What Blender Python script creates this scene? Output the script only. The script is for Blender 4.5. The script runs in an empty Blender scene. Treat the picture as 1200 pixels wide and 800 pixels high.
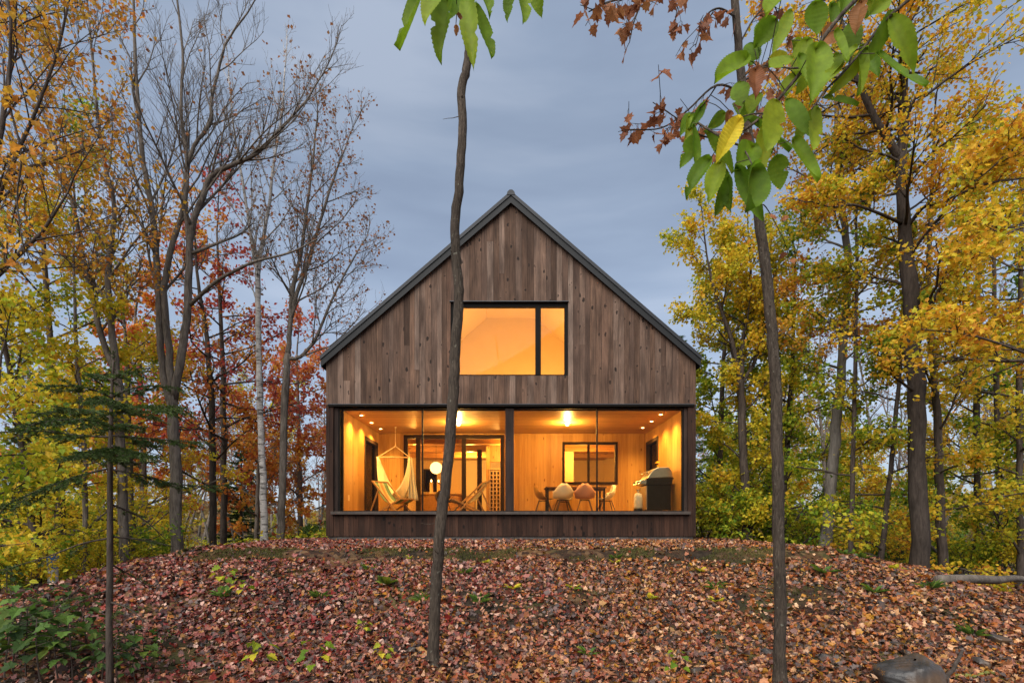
import bpy, math, random
import numpy as np
R = math.radians
rng = np.random.default_rng(11)
random.seed(11)
scene = bpy.context.scene
col = scene.collection

# ------------------------------------------------------------------ camera
# world origin = camera eye; +Y looks at the cabin; z=0 is eye level
F, CX, CY = 600.0, 600.0, 608.0          # focal length / vanishing point in photo pixels (1200x800)
cam_d = bpy.data.cameras.new('camera'); cam = bpy.data.objects.new('camera', cam_d); col.objects.link(cam)
cam_d.sensor_width = 36.0; cam_d.lens = 36.0 * F / 1200.0
cam_d.shift_y = (CY - 400.0) / 1200.0
cam_d.clip_start = 0.05; cam_d.clip_end = 3000
cam.rotation_euler = (R(90), 0, 0)
scene.camera = cam

def P(px, py, Y):
    return np.array([(px - CX) / F * Y, Y, (CY - py) / F * Y])

# ------------------------------------------------------------------ mesh accumulator
class MB:
    def __init__(self):
        self.v = []; self.f = []; self.n = 0
    def add(self, verts, faces):
        verts = np.asarray(verts, float).reshape(-1, 3)
        self.v.append(verts)
        if isinstance(faces, np.ndarray):
            self.f.append(faces + self.n)
        else:
            for fc in faces:
                self.f.append(np.array([fc]) + self.n)
        self.n += len(verts)
        return self
    def box(self, x0, x1, y0, y1, z0, z1):
        v = [(x0,y0,z0),(x1,y0,z0),(x1,y1,z0),(x0,y1,z0),(x0,y0,z1),(x1,y0,z1),(x1,y1,z1),(x0,y1,z1)]
        return self.add(v, np.array([(0,3,2,1),(4,5,6,7),(0,1,5,4),(1,2,6,5),(2,3,7,6),(3,0,4,7)]))
    def prism(self, poly, a0, a1, axis='y'):
        """poly: 2-D points (other two axes in order), extruded a0..a1 along axis"""
        n = len(poly); v = []
        for a in (a0, a1):
            for p in poly:
                if axis == 'y': v.append((p[0], a, p[1]))
                elif axis == 'x': v.append((a, p[0], p[1]))
                else: v.append((p[0], p[1], a))
        self.add(v, [tuple(range(n)), tuple(range(2*n-1, n-1, -1))] +
                 [(i, n+i, n+(i+1) % n, (i+1) % n) for i in range(n)])
        return self
    def bar(self, p, q, w, h=None, up=(0,0,1)):
        h = h or w
        p = np.array(p, float); q = np.array(q, float)
        d = q-p; d = d/np.linalg.norm(d)
        s = np.cross(d, up)
        if np.linalg.norm(s) < 1e-6: s = np.cross(d, (1,0,0))
        s /= np.linalg.norm(s); u = np.cross(s, d)
        v = []
        for c in (p, q):
            for a, b in ((-1,-1),(1,-1),(1,1),(-1,1)):
                v.append(c + s*a*w/2 + u*b*h/2)
        return self.add(v, np.array([(0,1,2,3),(7,6,5,4),(0,4,5,1),(1,5,6,2),(2,6,7,3),(3,7,4,0)]))
    def tube(self, pts, rad, sides=6, cap=True, rough=0.0):
        pts = np.asarray(pts, float); k = len(pts)
        rad = np.broadcast_to(np.asarray(rad, float), (k,))
        t = np.gradient(pts, axis=0); t /= (np.linalg.norm(t, axis=1, keepdims=True) + 1e-9)
        ref = np.array([0.31, 0.17, 0.93]) if abs(t[:,2].mean()) < 0.8 else np.array([0.95, 0.3, 0.05])
        s = np.cross(t, ref); s /= (np.linalg.norm(s, axis=1, keepdims=True) + 1e-9)
        u = np.cross(s, t)
        a = np.arange(sides) * 2*math.pi/sides
        rr = rad[:,None] * np.ones(sides)[None,:]
        if rough: rr = rr * (1 + rough*rng.normal(size=rr.shape))
        v = pts[:,None,:] + rr[:,:,None]*(np.cos(a)[None,:,None]*s[:,None,:] + np.sin(a)[None,:,None]*u[:,None,:])
        i = np.arange(k-1)[:,None]*sides; j = np.arange(sides)[None,:]; j2 = (j+1) % sides
        f = np.stack([i+j, i+j2, i+sides+j2, i+sides+j], axis=-1).reshape(-1,4)
        self.add(v.reshape(-1,3), f)
        if cap:
            self.f.append(np.array([list(range(sides))[::-1]]) + self.n - k*sides)
            self.f.append(np.array([list(range(sides))]) + self.n - sides)
        return self
    def lathe(self, prof, c, sides=20, axis='z'):
        """prof: list of (radius, height)"""
        prof = np.asarray(prof, float); k = len(prof)
        a = np.arange(sides)*2*math.pi/sides
        v = np.stack([prof[:,0:1]*np.cos(a), prof[:,0:1]*np.sin(a), np.repeat(prof[:,1:2], sides, 1)], -1).reshape(-1,3)
        if axis == 'x': v = v[:, [2,0,1]]
        if axis == 'y': v = v[:, [0,2,1]]
        i = np.arange(k-1)[:,None]*sides; j = np.arange(sides)[None,:]; j2 = (j+1) % sides
        f = np.stack([i+j, i+j2, i+sides+j2, i+sides+j], axis=-1).reshape(-1,4)
        return self.add(v + np.asarray(c, float), f)
    def grid(self, V):
        """V: (a,b,3) surface"""
        V = np.asarray(V, float)
        a, b = V.shape[:2]
        i = np.arange(a-1)[:,None]*b; j = np.arange(b-1)[None,:]
        f = np.stack([i+j, i+b+j, i+b+j+1, i+j+1], -1).reshape(-1,4)
        return self.add(V.reshape(-1,3), f)
    def build(self, name, material, parent=None, smooth=False, origin=None, bevel=0.0):
        v = np.concatenate(self.v) if self.v else np.zeros((0,3))
        if parent is not None: o3 = ORG[parent.name]
        else: o3 = np.asarray(origin if origin is not None else (0,0,0), float)
        v = v - o3
        me = bpy.data.meshes.new(name)
        me.vertices.add(len(v)); me.vertices.foreach_set('co', v.astype(np.float32).ravel())
        tot = np.concatenate([np.full(len(f), f.shape[1]) for f in self.f]) if self.f else np.zeros(0,int)
        li = np.concatenate([f.ravel() for f in self.f]) if self.f else np.zeros(0,int)
        me.loops.add(len(li)); me.loops.foreach_set('vertex_index', li.astype(np.int32))
        me.polygons.add(len(tot))
        st = np.concatenate([[0], np.cumsum(tot)[:-1]]) if len(tot) else tot
        me.polygons.foreach_set('loop_start', st.astype(np.int32))
        me.polygons.foreach_set('loop_total', tot.astype(np.int32))
        me.polygons.foreach_set('use_smooth', np.full(len(tot), bool(smooth)))
        me.update(calc_edges=True); me.validate()
        if isinstance(material, (list, tuple)):
            for m_ in material: me.materials.append(m_)
        else: me.materials.append(material)
        o = bpy.data.objects.new(name, me); col.objects.link(o)
        if parent is not None: o.parent = parent; ORG[o.name] = o3
        else: o.location = o3; ORG[o.name] = o3
        if bevel:
            bm_ = o.modifiers.new('bevel', 'BEVEL'); bm_.width = bevel; bm_.segments = 2; bm_.limit_method = 'ANGLE'
        return o
ORG = {}

def tag(o, label=None, cat=None, group=None, kind=None):
    if label: o['label'] = label
    if cat: o['category'] = cat
    if group: o['group'] = group
    if kind: o['kind'] = kind
    return o
def thing(name, loc, label, cat, group=None, rz=0.0):
    o = bpy.data.objects.new(name, None); col.objects.link(o)
    o.empty_display_size = 0.2
    o.location = loc; o.rotation_euler = (0,0,rz); ORG[o.name] = np.asarray(loc, float)
    return tag(o, label, cat, group)
def dup(root, loc, rz=0.0, scale=1.0, label=None, group=None):
    r = root.copy(); col.objects.link(r); r.location = loc; r.rotation_euler = (0,0,rz); r.scale = (scale,)*3
    if label: r['label'] = label
    if group: r['group'] = group
    for ch in list(root.children):
        c = ch.copy(); col.objects.link(c); c.parent = r
        for g in list(ch.children):
            d = g.copy(); col.objects.link(d); d.parent = c
    return r

# ------------------------------------------------------------------ node helpers
def mat(name):
    m = bpy.data.materials.new(name); m.use_nodes = True
    nt = m.node_tree; nt.nodes.clear()
    out = nt.nodes.new('ShaderNodeOutputMaterial')
    return m, nt, out
def nd(nt, t, **kw):
    n = nt.nodes.new('ShaderNode'+t)
    for k, v in kw.items():
        if k.startswith('i_'):
            key = k[2:].replace('_', ' ')
            n.inputs[key].default_value = v
        else: setattr(n, k, v)
    return n
def lk(nt, a, b): nt.links.new(a, b)
def ramp(nt, fac, stops, interp='LINEAR'):
    n = nt.nodes.new('ShaderNodeValToRGB'); cr = n.color_ramp; cr.interpolation = interp
    while len(cr.elements) < len(stops): cr.elements.new(0.5)
    for e, (p, c) in zip(cr.elements, stops):
        e.position = p; e.color = (*c, 1) if len(c) == 3 else c
    if fac is not None: lk(nt, fac, n.inputs[0])
    return n.outputs[0]
def gray(a): return (a,a,a)
def mixc(nt, fac, a, b, mode='MIX'):
    n = nt.nodes.new('ShaderNodeMix'); n.data_type = 'RGBA'; n.blend_type = mode
    for s, x in ((n.inputs[0], fac), (n.inputs[6], a), (n.inputs[7], b)):
        if hasattr(x, 'node'): lk(nt, x, s)
        elif isinstance(x, (int, float)): s.default_value = x
        else: s.default_value = (*x, 1)
    return n.outputs[2]
def mth(nt, op, a, b=None):
    n = nt.nodes.new('ShaderNodeMath'); n.operation = op
    for s, x in zip(n.inputs, (a, b)):
        if x is None: continue
        if hasattr(x, 'node'): lk(nt, x, s)
        else: s.default_value = x
    return n.outputs[0]
def objco(nt, scale=(1,1,1), isl=False, coord='Object'):
    tc = nd(nt, 'TexCoord'); mp = nd(nt, 'Mapping'); mp.inputs['Scale'].default_value = scale
    if isl:
        g = nd(nt, 'NewGeometry'); va = nd(nt, 'VectorMath', operation='SCALE')
        va.inputs[0].default_value = (37.0, 91.0, 53.0); lk(nt, g.outputs['Random Per Island'], va.inputs['Scale'])
        ad = nd(nt, 'VectorMath', operation='ADD'); lk(nt, tc.outputs[coord], ad.inputs[0]); lk(nt, va.outputs[0], ad.inputs[1])
        lk(nt, ad.outputs[0], mp.inputs[0])
    else: lk(nt, tc.outputs[coord], mp.inputs[0])
    return mp.outputs[0]
def noise(nt, vec, scale, detail=4, rough=0.55, dist=0.0):
    n = nd(nt, 'TexNoise'); n.inputs['Scale'].default_value = scale; n.inputs['Detail'].default_value = detail
    n.inputs['Roughness'].default_value = rough; n.inputs['Distortion'].default_value = dist
    if vec is not None: lk(nt, vec, n.inputs['Vector'])
    return n.outputs['Fac']
def bsdf(nt, out, colr, rough=0.6, metal=0.0, bump=None, bstr=0.3, bdist=0.01, spec=0.5):
    b = nd(nt, 'BsdfPrincipled')
    if hasattr(colr, 'node'): lk(nt, colr, b.inputs['Base Color'])
    else: b.inputs['Base Color'].default_value = (*colr, 1)
    if hasattr(rough, 'node'): lk(nt, rough, b.inputs['Roughness'])
    else: b.inputs['Roughness'].default_value = rough
    b.inputs['Metallic'].default_value = metal
    b.inputs['Specular IOR Level'].default_value = spec
    if bump is not None:
        bp = nd(nt, 'Bump'); bp.inputs['Strength'].default_value = bstr; bp.inputs['Distance'].default_value = bdist
        lk(nt, bump, bp.inputs['Height']); lk(nt, bp.outputs[0], b.inputs['Normal'])
    lk(nt, b.outputs[0], out.inputs[0])
    return b
def simple(name, c, rough=0.5, metal=0.0, var=0.15, vs=8.0, bstr=0.15, spec=0.4):
    m, nt, out = mat(name)
    n = noise(nt, objco(nt), vs, 5)
    c2 = tuple(x*(1-var) for x in c); c3 = tuple(min(1, x*(1+var)) for x in c)
    bsdf(nt, out, ramp(nt, n, [(0.3, c2), (0.7, c3)]), rough, metal, n, bstr, 0.004, spec=spec)
    return m

# ------------------------------------------------------------------ materials
def m_weathered(name, stops, redden=0.0):
    m, nt, out = mat(name)
    g = nd(nt, 'NewGeometry')
    base = ramp(nt, g.outputs['Random Per Island'], stops)
    grain = noise(nt, objco(nt, (38, 38, 1.2), True), 1.6, 6, 0.65, 0.6)
    blot = noise(nt, objco(nt, (3.5, 3.5, 0.8), True), 1.3, 3, 0.5)
    c = mixc(nt, 1.0, base, ramp(nt, grain, [(0.25, gray(0.36)), (0.50, gray(0.95)), (0.76, gray(1.6))]), 'MULTIPLY')
    c = mixc(nt, 1.0, c, ramp(nt, blot, [(0.25, (0.50,0.46,0.44)), (0.5, gray(1.0)), (0.75, (1.5,1.46,1.42))]), 'MULTIPLY')
    stain = noise(nt, objco(nt, (1.6, 1.6, .45)), 1.4, 5, .65, .5)
    c = mixc(nt, 1.0, c, ramp(nt, stain, [(.3, (.62,.58,.56)), (.52, gray(1.0)), (.72, (1.22,1.2,1.2))]), 'MULTIPLY')
    # knots
    vo = nd(nt, 'TexVoronoi'); vo.inputs['Scale'].default_value = 1.0; vo.inputs['Randomness'].default_value = 1.0
    wv = nd(nt, 'VectorMath', operation='SCALE'); wn = nd(nt, 'TexNoise'); wn.inputs['Scale'].default_value = 14; lk(nt, objco(nt), wn.inputs['Vector'])
    lk(nt, wn.outputs['Color'], wv.inputs[0]); wv.inputs['Scale'].default_value = .35
    wa = nd(nt, 'VectorMath', operation='ADD'); lk(nt, objco(nt, (6.2, 1.2, 3.2), True), wa.inputs[0]); lk(nt, wv.outputs[0], wa.inputs[1])
    lk(nt, wa.outputs[0], vo.inputs['Vector'])
    sk = nd(nt, 'SeparateColor'); lk(nt, vo.outputs['Color'], sk.inputs[0])
    kd = mth(nt, 'ADD', vo.outputs['Distance'], mth(nt, 'MULTIPLY', sk.outputs[1], .11))
    kn = ramp(nt, kd, [(0.0, gray(0.12)), (0.16, gray(0.22)), (0.20, gray(0.75)), (0.24, gray(1.18)), (0.34, gray(1.0))])
    c = mixc(nt, 1.0, c, kn, 'MULTIPLY')
    bsdf(nt, out, c, 0.82, 0, grain, 0.35, 0.004, spec=0.25)
    return m
M = {}
M['cladding'] = m_weathered('weathered_cladding', [(0.0,(0.048,0.0265,0.017)),(0.2,(0.115,0.067,0.044)),(0.45,(0.080,0.048,0.034)),(0.65,(0.140,0.091,0.066)),(0.82,(0.096,0.052,0.033)),(1.0,(0.180,0.127,0.098))])
M['dark_cladding'] = m_weathered('stained_cladding', [(0.0,(0.022,0.0095,0.0055)),(0.4,(0.040,0.018,0.0105)),(0.7,(0.030,0.0145,0.009)),(1.0,(0.060,0.028,0.017))])
def m_pine(name, stops, ax=(20, 20, 0.7), knots=(5.5, 5.5, 2.2), r=0.45):
    m, nt, out = mat(name)
    g = nd(nt, 'NewGeometry')
    base = ramp(nt, g.outputs['Random Per Island'], stops)
    grain = noise(nt, objco(nt, ax, True), 1.5, 5, 0.6, 0.8)
    c = mixc(nt, 1.0, base, ramp(nt, grain, [(0.3, (0.72,0.66,0.6)), (0.6, gray(1.0)), (0.8, gray(1.15))]), 'MULTIPLY')
    vo = nd(nt, 'TexVoronoi'); vo.inputs['Scale'].default_value = 1.0
    lk(nt, objco(nt, knots, True), vo.inputs['Vector'])
    c = mixc(nt, 1.0, c, ramp(nt, vo.outputs['Distance'], [(0.0, (0.35,0.22,0.15)), (0.07, (0.5,0.36,0.28)), (0.13, gray(1.0))]), 'MULTIPLY')
    bsdf(nt, out, c, r, 0, grain, 0.1, 0.002, spec=0.3)
    return m
M['pine_wall'] = m_pine('pine_wall_planks', [(0,(0.40,0.215,0.062)),(0.5,(0.50,0.285,0.088)),(1,(0.56,0.34,0.115))])
M['pine_ceiling'] = m_pine('pine_ceiling_planks', [(0,(0.44,0.25,0.095)),(1,(0.55,0.33,0.13))], (0.7,20,20), (2.0,5.5,5.5))
M['pine_floor'] = m_pine('porch_floor_boards', [(0,(0.20,0.145,0.10)),(1,(0.30,0.22,0.15))], (0.7,20,20), (2.0,5.5,5.5))
M['plaster'] = simple('white_plaster', (0.76,0.64,0.45), 0.8, 0, 0.03, 3, 0.0)
M['roof'] = simple('charcoal_roof_metal', (0.010,0.011,0.012), 0.55, 0.0, 0.2, 3, 0.05, .25)
M['trim'] = simple('graphite_metal_trim', (0.018,0.020,0.024), 0.5, 0.0, 0.15, 5, 0.05, .3)
M['frame'] = simple('dark_bronze_frame', (0.006,0.005,0.004), 0.7, 0.0, 0.2, 9, 0.08, .12)
M['inner_frame'] = simple('brown_inner_frame', (0.026,0.015,0.008), 0.65, 0.0, 0.2, 9, 0.08, .15)
M['flashing'] = simple('zinc_flashing', (0.05,0.055,0.063), 0.5, 0.2, 0.12, 9, 0.05)
M['sill'] = simple('weathered_sill_timber', (0.055,0.042,0.034), 0.75, 0, 0.35, 14, 0.3)
M['post'] = m_weathered('dark_post_timber', [(0.0,(0.022,0.0125,0.009)),(1.0,(0.040,0.024,0.018))])
M['concrete'] = simple('footing_concrete', (0.10,0.085,0.075), 0.9, 0, 0.3, 7, 0.4)
def m_glass(name, rough=0.02, ior=1.22, tint=(0.97,0.97,0.96)):
    m, nt, out = mat(name)
    fr = nd(nt, 'Fresnel'); fr.inputs['IOR'].default_value = ior
    tr = nd(nt, 'BsdfTransparent'); tr.inputs[0].default_value = (*tint, 1)
    gl = nd(nt, 'BsdfGlossy'); gl.inputs['Roughness'].default_value = rough
    sm = nd(nt, 'MixShader'); lk(nt, fr.outputs[0], sm.inputs[0]); lk(nt, tr.outputs[0], sm.inputs[1]); lk(nt, gl.outputs[0], sm.inputs[2])
    lk(nt, sm.outputs[0], out.inputs[0]); return m
M['glass'] = m_glass('window_glass', .02, 1.18, (.92,.85,.73))
M['screen'] = m_glass('porch_screen', .06, 1.16, (.82,.76,.64))
def m_emit(name, c, s):
    m, nt, out = mat(name); e = nd(nt, 'Emission'); e.inputs[0].default_value = (*c,1); e.inputs[1].default_value = s
    lk(nt, e.outputs[0], out.inputs[0]); return m
M['bulb'] = m_emit('lit_bulb', (1.0,0.68,0.33), 13.0)
M['globe'] = m_emit('lit_paper_globe', (1.0,0.74,0.40), 2.0)
M['black_metal'] = simple('black_metal', (0.03,0.024,0.019), 0.4, 0.5, 0.2, 9, 0.05)
M['steel'] = simple('brushed_steel', (0.58,0.57,0.55), 0.28, 0.9, 0.08, 12, 0.05)
M['oak'] = m_pine('oak_wood', [(0,(0.36,0.22,0.11)),(1,(0.46,0.29,0.15))], (10,10,10), (2,2,2))
M['light_wood'] = m_pine('light_beech_wood', [(0,(0.50,0.34,0.19)),(1,(0.60,0.43,0.26))], (10,10,10), (2,2,2))
M['dark_wood'] = m_pine('walnut_wood', [(0,(0.10,0.055,0.03)),(1,(0.15,0.085,0.05))], (10,10,10), (2,2,2))
M['cotton'] = simple('natural_cotton', (0.84,0.82,0.74), 0.9, 0, 0.1, 30, 0.3)
M['rope'] = simple('cotton_rope', (0.70,0.62,0.48), 0.9, 0, 0.15, 60, 0.3)
# ------------------------------------------------------------------ terrain
def smooth01(t): t = np.clip(t, 0, 1); return t*t*(3-2*t)
def ground_h(x, y):
    x = np.asarray(x, float); y = np.asarray(y, float)
    wob = 0.25*np.sin(x*0.9+0.6) + 0.18*np.sin(x*2.1+1.9)
    qx = np.maximum(np.maximum(-5.3 - x, x - 5.2), 0); qy = np.maximum(np.maximum(8.35 + 0.25*wob - y, y - 27), 0)
    d = np.hypot(qx, qy)
    t = smooth01(d/3.9)
    edge = np.clip(d/0.5, 0, 1)
    base = -1.47 + 0.05*np.sin(x*0.55+y*0.31) + 0.04*np.sin(x*1.3-y*0.8) - 0.004*np.clip(np.hypot(x,y)-20,0,60)
    h = -0.50 + (base+0.50)*t
    h += edge*(0.022*np.sin(x*3.1+y*1.7)+0.018*np.sin(x*5.3-y*4.1)+0.012*np.sin(x*9.1+y*7.7))*(1-0.4*t)
    h += -0.11*smooth01((d-0.02)/0.32)*(1-t)
    return h
def gz(x, y): return float(ground_h(x, y))
def m_ground():
    m, nt, out = mat('forest_soil')
    co = objco(nt)
    vo = nd(nt, 'TexVoronoi'); vo.inputs['Scale'].default_value = 13.0; lk(nt, co, vo.inputs['Vector'])
    sep = nd(nt, 'SeparateColor'); lk(nt, vo.outputs['Color'], sep.inputs[0])
    leafc = ramp(nt, sep.outputs[0], [(0,(0.03,0.015,0.01)),(0.3,(0.08,0.03,0.016)),(0.55,(0.10,0.05,0.02)),(0.75,(0.14,0.08,0.04)),(1,(0.06,0.04,0.02))], 'CONSTANT')
    soil = ramp(nt, noise(nt, co, 9, 6), [(0.3,(0.012,0.009,0.006)),(0.7,(0.04,0.028,0.018))])
    n2 = noise(nt, co, 0.9, 4)
    c = mixc(nt, ramp(nt, n2, [(0.40,gray(0)),(0.56,gray(1))]), soil, leafc)
    green = ramp(nt, noise(nt, co, 26, 4), [(0.3,(0.03,0.04,0.010)),(0.7,(0.085,0.09,0.024))])
    c = mixc(nt, ramp(nt, noise(nt, co, 0.55, 5), [(0.52,gray(0)),(0.66,gray(0.75))]), c, green)
    h = noise(nt, co, 24, 5)
    bsdf(nt, out, c, 0.95, 0, h, 0.8, 0.03, spec=0.15)
    return m
M['ground'] = m_ground()
xs = np.concatenate([[-900,-500,-280,-170,-110,-75,-52,-38,-28,-21,-16], np.arange(-12.5,12.51,0.11), [16,21,28,38,52,75,110,170,280,500,900]])
ys = np.concatenate([[-300,-120,-50,-20,-8,-3,0], np.arange(1.5,13.0,0.11), [14,16,19,23,26,28,30,33,38,46,60,80,110,160,260,450,900,1600]])
GX, GY = np.meshgrid(xs, ys, indexing='ij')
GZ = ground_h(GX, GY)
g = MB().grid(np.stack([GX, GY, GZ], -1)[:, ::-1][:, :, :]).build('ground', M['ground'], None, smooth=True)
tag(g, kind='structure')
g.data.flip_normals() if g.data.polygons[0].normal.z < 0 else None

# ------------------------------------------------------------------ cabin
HX = lambda px: (px-600)*0.02
HZ = lambda py: (608-py)*0.02
YF = 12.0; xL, xR = HX(382), HX(815.5); xc = (xL+xR)/2; half = (xR-xL)/2
SL = 0.862
zApex = 7.40
def ztop(x): return zApex - SL*abs(x-xc)
house = thing('cabin', (xc, YF, -0.5), 'gabled wooden cabin with dark metal roof and glowing screened porch on a leafy mound', 'cabin')
hole = (HX(528), HX(665.5), HZ(440), HZ(354))        # upper window opening
zh = HZ(474)                                          # bottom of the gable cladding
def clip_board(mb, x0, x1, z0, y0, y1, top, hole_=None):
    """one vertical board from z0 to the rake, cut round the window"""
    def piece(a, b, zb, zt):
        if b-a < 0.012: return
        if zt is None:
            pts = [(a, zb), (b, zb), (b, ztop(b))] + ([(xc, ztop(xc))] if a < xc < b else []) + [(a, ztop(a))]
        else: pts = [(a, zb), (b, zb), (b, zt), (a, zt)]
        lo = zb; hi = min(ztop(a), ztop(b)) if zt is None else zt
        if hi-lo < 0.03: return
        if hi-lo > 1.1 and random.random() < 0.16:
            zj = random.uniform(lo+0.4, hi-0.4); yo = random.uniform(-0.002, 0.002)
            mb.prism([(a, zb), (b, zb), (b, zj-0.0015), (a, zj-0.0015)], y0+yo, y1, 'y')
            pts2 = [(a, zj+0.0015), (b, zj+0.0015)] + pts[2:]
            mb.prism(pts2, y0-yo, y1, 'y')
        else: mb.prism(pts, y0, y1, 'y')
    if hole_ is None or x1 <= hole_[0] or x0 >= hole_[1]:
        piece(x0, x1, z0, top); return
    if x0 < hole_[0]: piece(x0, hole_[0], z0, top)
    if x1 > hole_[1]: piece(hole_[1], x1, z0, top)
    a, b = max(x0, hole_[0]), min(x1, hole_[1])
    piece(a, b, z0, hole_[2]); piece(a, b, hole_[3], top)
mb = MB(); x = xL
while x < xR-0.01:
    w = min(random.choice((0.115,0.13,0.13,0.14,0.15)), xR-x)
    if xR-x-w < 0.04: w = xR-x
    yo = random.uniform(-0.004, 0.004)
    clip_board(mb, x+0.002, x+w-0.002, zh, YF+yo, YF+0.024, None, hole)
    x += w
mb.build('gable_cladding', M['cladding'], house)
# backing wall round the window hole
mb = MB(); yb0, yb1 = YF+0.027, YF+0.24
mb.prism([(xL+.01, zh), (hole[0], zh), (hole[0], ztop(hole[0])-.02), (xL+.01, ztop(xL)-.03)], yb0, yb1)
mb.prism([(hole[1], zh), (xR-.01, zh), (xR-.01, ztop(xR)-.03), (hole[1], ztop(hole[1])-.02)], yb0, yb1)
mb.box(hole[0], hole[1], yb0, yb1, zh, hole[2])
mb.prism([(hole[0], hole[3]), (hole[1], hole[3]), (hole[1], ztop(hole[1])-.02), (xc, ztop(xc)-.02), (hole[0], ztop(hole[0])-.02)], yb0, yb1)
mb.build('gable_wall', M['post'], house)
# lower facade: corner boards, jambs, base cladding, footing
zb = HZ(628); zs0, zs1 = HZ(602.5), HZ(599)
px0, px1 = HX(397.5), HX(800.5)                      # porch opening
for a, b in ((xL, HX(386)), (HX(386)+.004, HX(390.5)), (HX(806.5), HX(811)), (HX(811)+.004, xR)):
    mb = MB(); mb.box(a, b, YF-.001, YF+.14, zb, zh-.004); mb.build('corner_board', M['dark_cladding'], house)
for a, b in ((HX(390.5)+.003, px0-.04), (px1+.04, HX(806.5)-.003)):
    mb = MB(); mb.box(a, b, YF+.05, YF+.22, zs1, zh-.004); mb.build('jamb', M['post'], house)
mb = MB(); x = HX(390.5)+.004
while x < HX(806.5)-.006:
    w = min(random.choice((0.10,0.113,0.125,0.14)), HX(806.5)-.004-x)
    mb.box(x+.002, x+w-.002, YF+.01+random.uniform(-.003,.003), YF+.035, zb, zs0-.003); x += w
mb.build('base_cladding', M['dark_cladding'], house)
mb = MB(); mb.box(xL+.02, xR-.02, YF+.04, YF+.24, zb+.01, zs0-.01); mb.build('base_wall', M['post'], house)
mb = MB(); mb.box(xL+.05, xR-.05, YF+.05, YF+11.9, -1.2, zb-.002)
mb.build('footing', M['concrete'], house)
mb = MB(); mb.box(HX(389), HX(808), YF-.10, YF+.22, zs0, zs1)
mb.build('porch_sill', M['sill'], house, bevel=.006)
mb = MB(); mb.box(HX(385), HX(813), YF-.045, YF+.03, zh-.045, zh-.002); mb.build('header_flashing', M['frame'], house)
mb = MB(); mb.box(HX(385), HX(813), YF-.05, YF-.012, zh-.002+.002, zh+.012); mb.build('drip_edge', M['flashing'], house)
# side and rear walls
YB = YF+12.0
mb = MB()
for s in (-1, 1):
    xo = xL if s < 0 else xR
    y = YF+.145
    while y < YB:
        w = 0.12
        a, b = (xo, xo+.024) if s < 0 else (xo-.024, xo)
        mb.box(a, b, y+.002, min(y+w, YB)-.002, zb, ztop(xL)-.05); y += w
x = xL
while x < xR-.01:
    w = min(.12, xR-x); pts = [(x+.002, zb), (x+w-.002, zb), (x+w-.002, ztop(x+w)-.02)] + ([(xc, ztop(xc)-.02)] if x < xc < x+w else []) + [(x+.002, ztop(x)-.02)]
    mb.prism(pts, YB-.024, YB); x += w
mb.build('side_cladding', M['cladding'], house)
# roof: two slabs with standing seams, rake trim, ridge cap
ov = 0.085; yr0, yr1 = YF-.10, YB+.10
n = np.array([SL, 1.0]); n /= np.linalg.norm(n)
mbr = MB(); mbs = MB(); mbt = MB(); mbu = MB()
for s in (-1, 1):
    e = half+ov
    p0 = (xc, zApex+.015); p1 = (xc+s*e, zApex+.015-SL*e)
    up = .17
    mbr.prism([p0, p1, (p1[0], p1[1]+up), (p0[0], p0[1]+up)], yr0+.03, yr1)
    # standing seams
    y = yr0+.3
    while y < yr1:
        mbs.prism([(p0[0], p0[1]+up-.01), (p1[0], p1[1]+up-.01), (p1[0], p1[1]+up+.03), (p0[0], p0[1]+up+.03)], y, y+.02); y += .42
    # rake: upper light band and lower dark band, stepped
    mbt.prism([(p0[0], p0[1]+.105), (p1[0]+s*.012, p1[1]+.105-SL*.012), (p1[0]+s*.012, p1[1]+up+.03-SL*.012), (p0[0], p0[1]+up+.03)], yr0-.02, yr0+.06)
    mbu.prism([(p0[0], p0[1]-.06), (p1[0], p1[1]-.06), (p1[0], p1[1]+.1025), (p0[0], p0[1]+.1025)], yr0+.004, yr0+.03)
    # eave fascia / gutter line
    mbu.box(*sorted((p1[0]-s*.02, p1[0]+s*.004)), yr0+.035, yr1, p1[1]-.06, p1[1]+up-.004)
roof = mbr.build('roof', M['roof'], house)
mbs.build('standing_seams', M['roof'], roof)
mbt.build('rake_trim', M['trim'], roof); mbu.build('fascia', M['roof'], roof)
mb = MB(); mb.prism([(xc-.10, zApex+.12), (xc+.10, zApex+.12), (xc+.08, zApex+.19), (xc+.03, zApex+.235), (xc-.03, zApex+.235), (xc-.08, zApex+.19)], yr0-.03, yr1)
mb.build('ridge_cap', M['trim'], roof)

# upper window
hx0, hx1, hz0, hz1 = hole
mb = MB(); yw0, yw1 = YF+.035, YF+.12
mb.box(hx0, hx0+.07, yw0, yw1, hz0, hz1); mb.box(hx1-.075, hx1, yw0, yw1, hz0, hz1)
mb.box(hx0+.07, hx1-.075, yw0, yw1, hz0, hz0+.035); mb.box(hx0+.07, hx1-.075, yw0, yw1, hz1-.10, hz1)
uw = mb.build('upper_window', M['frame'], house)
mb = MB(); xm0, xm1 = HX(627.5), HX(634)
mb.box(xm0, xm1, yw0-.012, yw1+.01, hz0+.035, hz1-.10); mb.build('mullion', M['frame'], uw)
mb = MB(); mb.box(hx0+.07, xm0, YF+.07, YF+.078, hz0+.035, hz1-.10); mb.build('pane', M['glass'], uw)
mb = MB(); mb.box(xm1, hx1-.075, YF+.07, YF+.078, hz0+.035, hz1-.10); mb.build('pane', M['glass'], uw)
mb = MB(); mb.box(hx0-.02, hx1+.02, YF-.04, YF+.03, hz1+.002, hz1+.018); mb.build('window_flashing', M['flashing'], uw)

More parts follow.
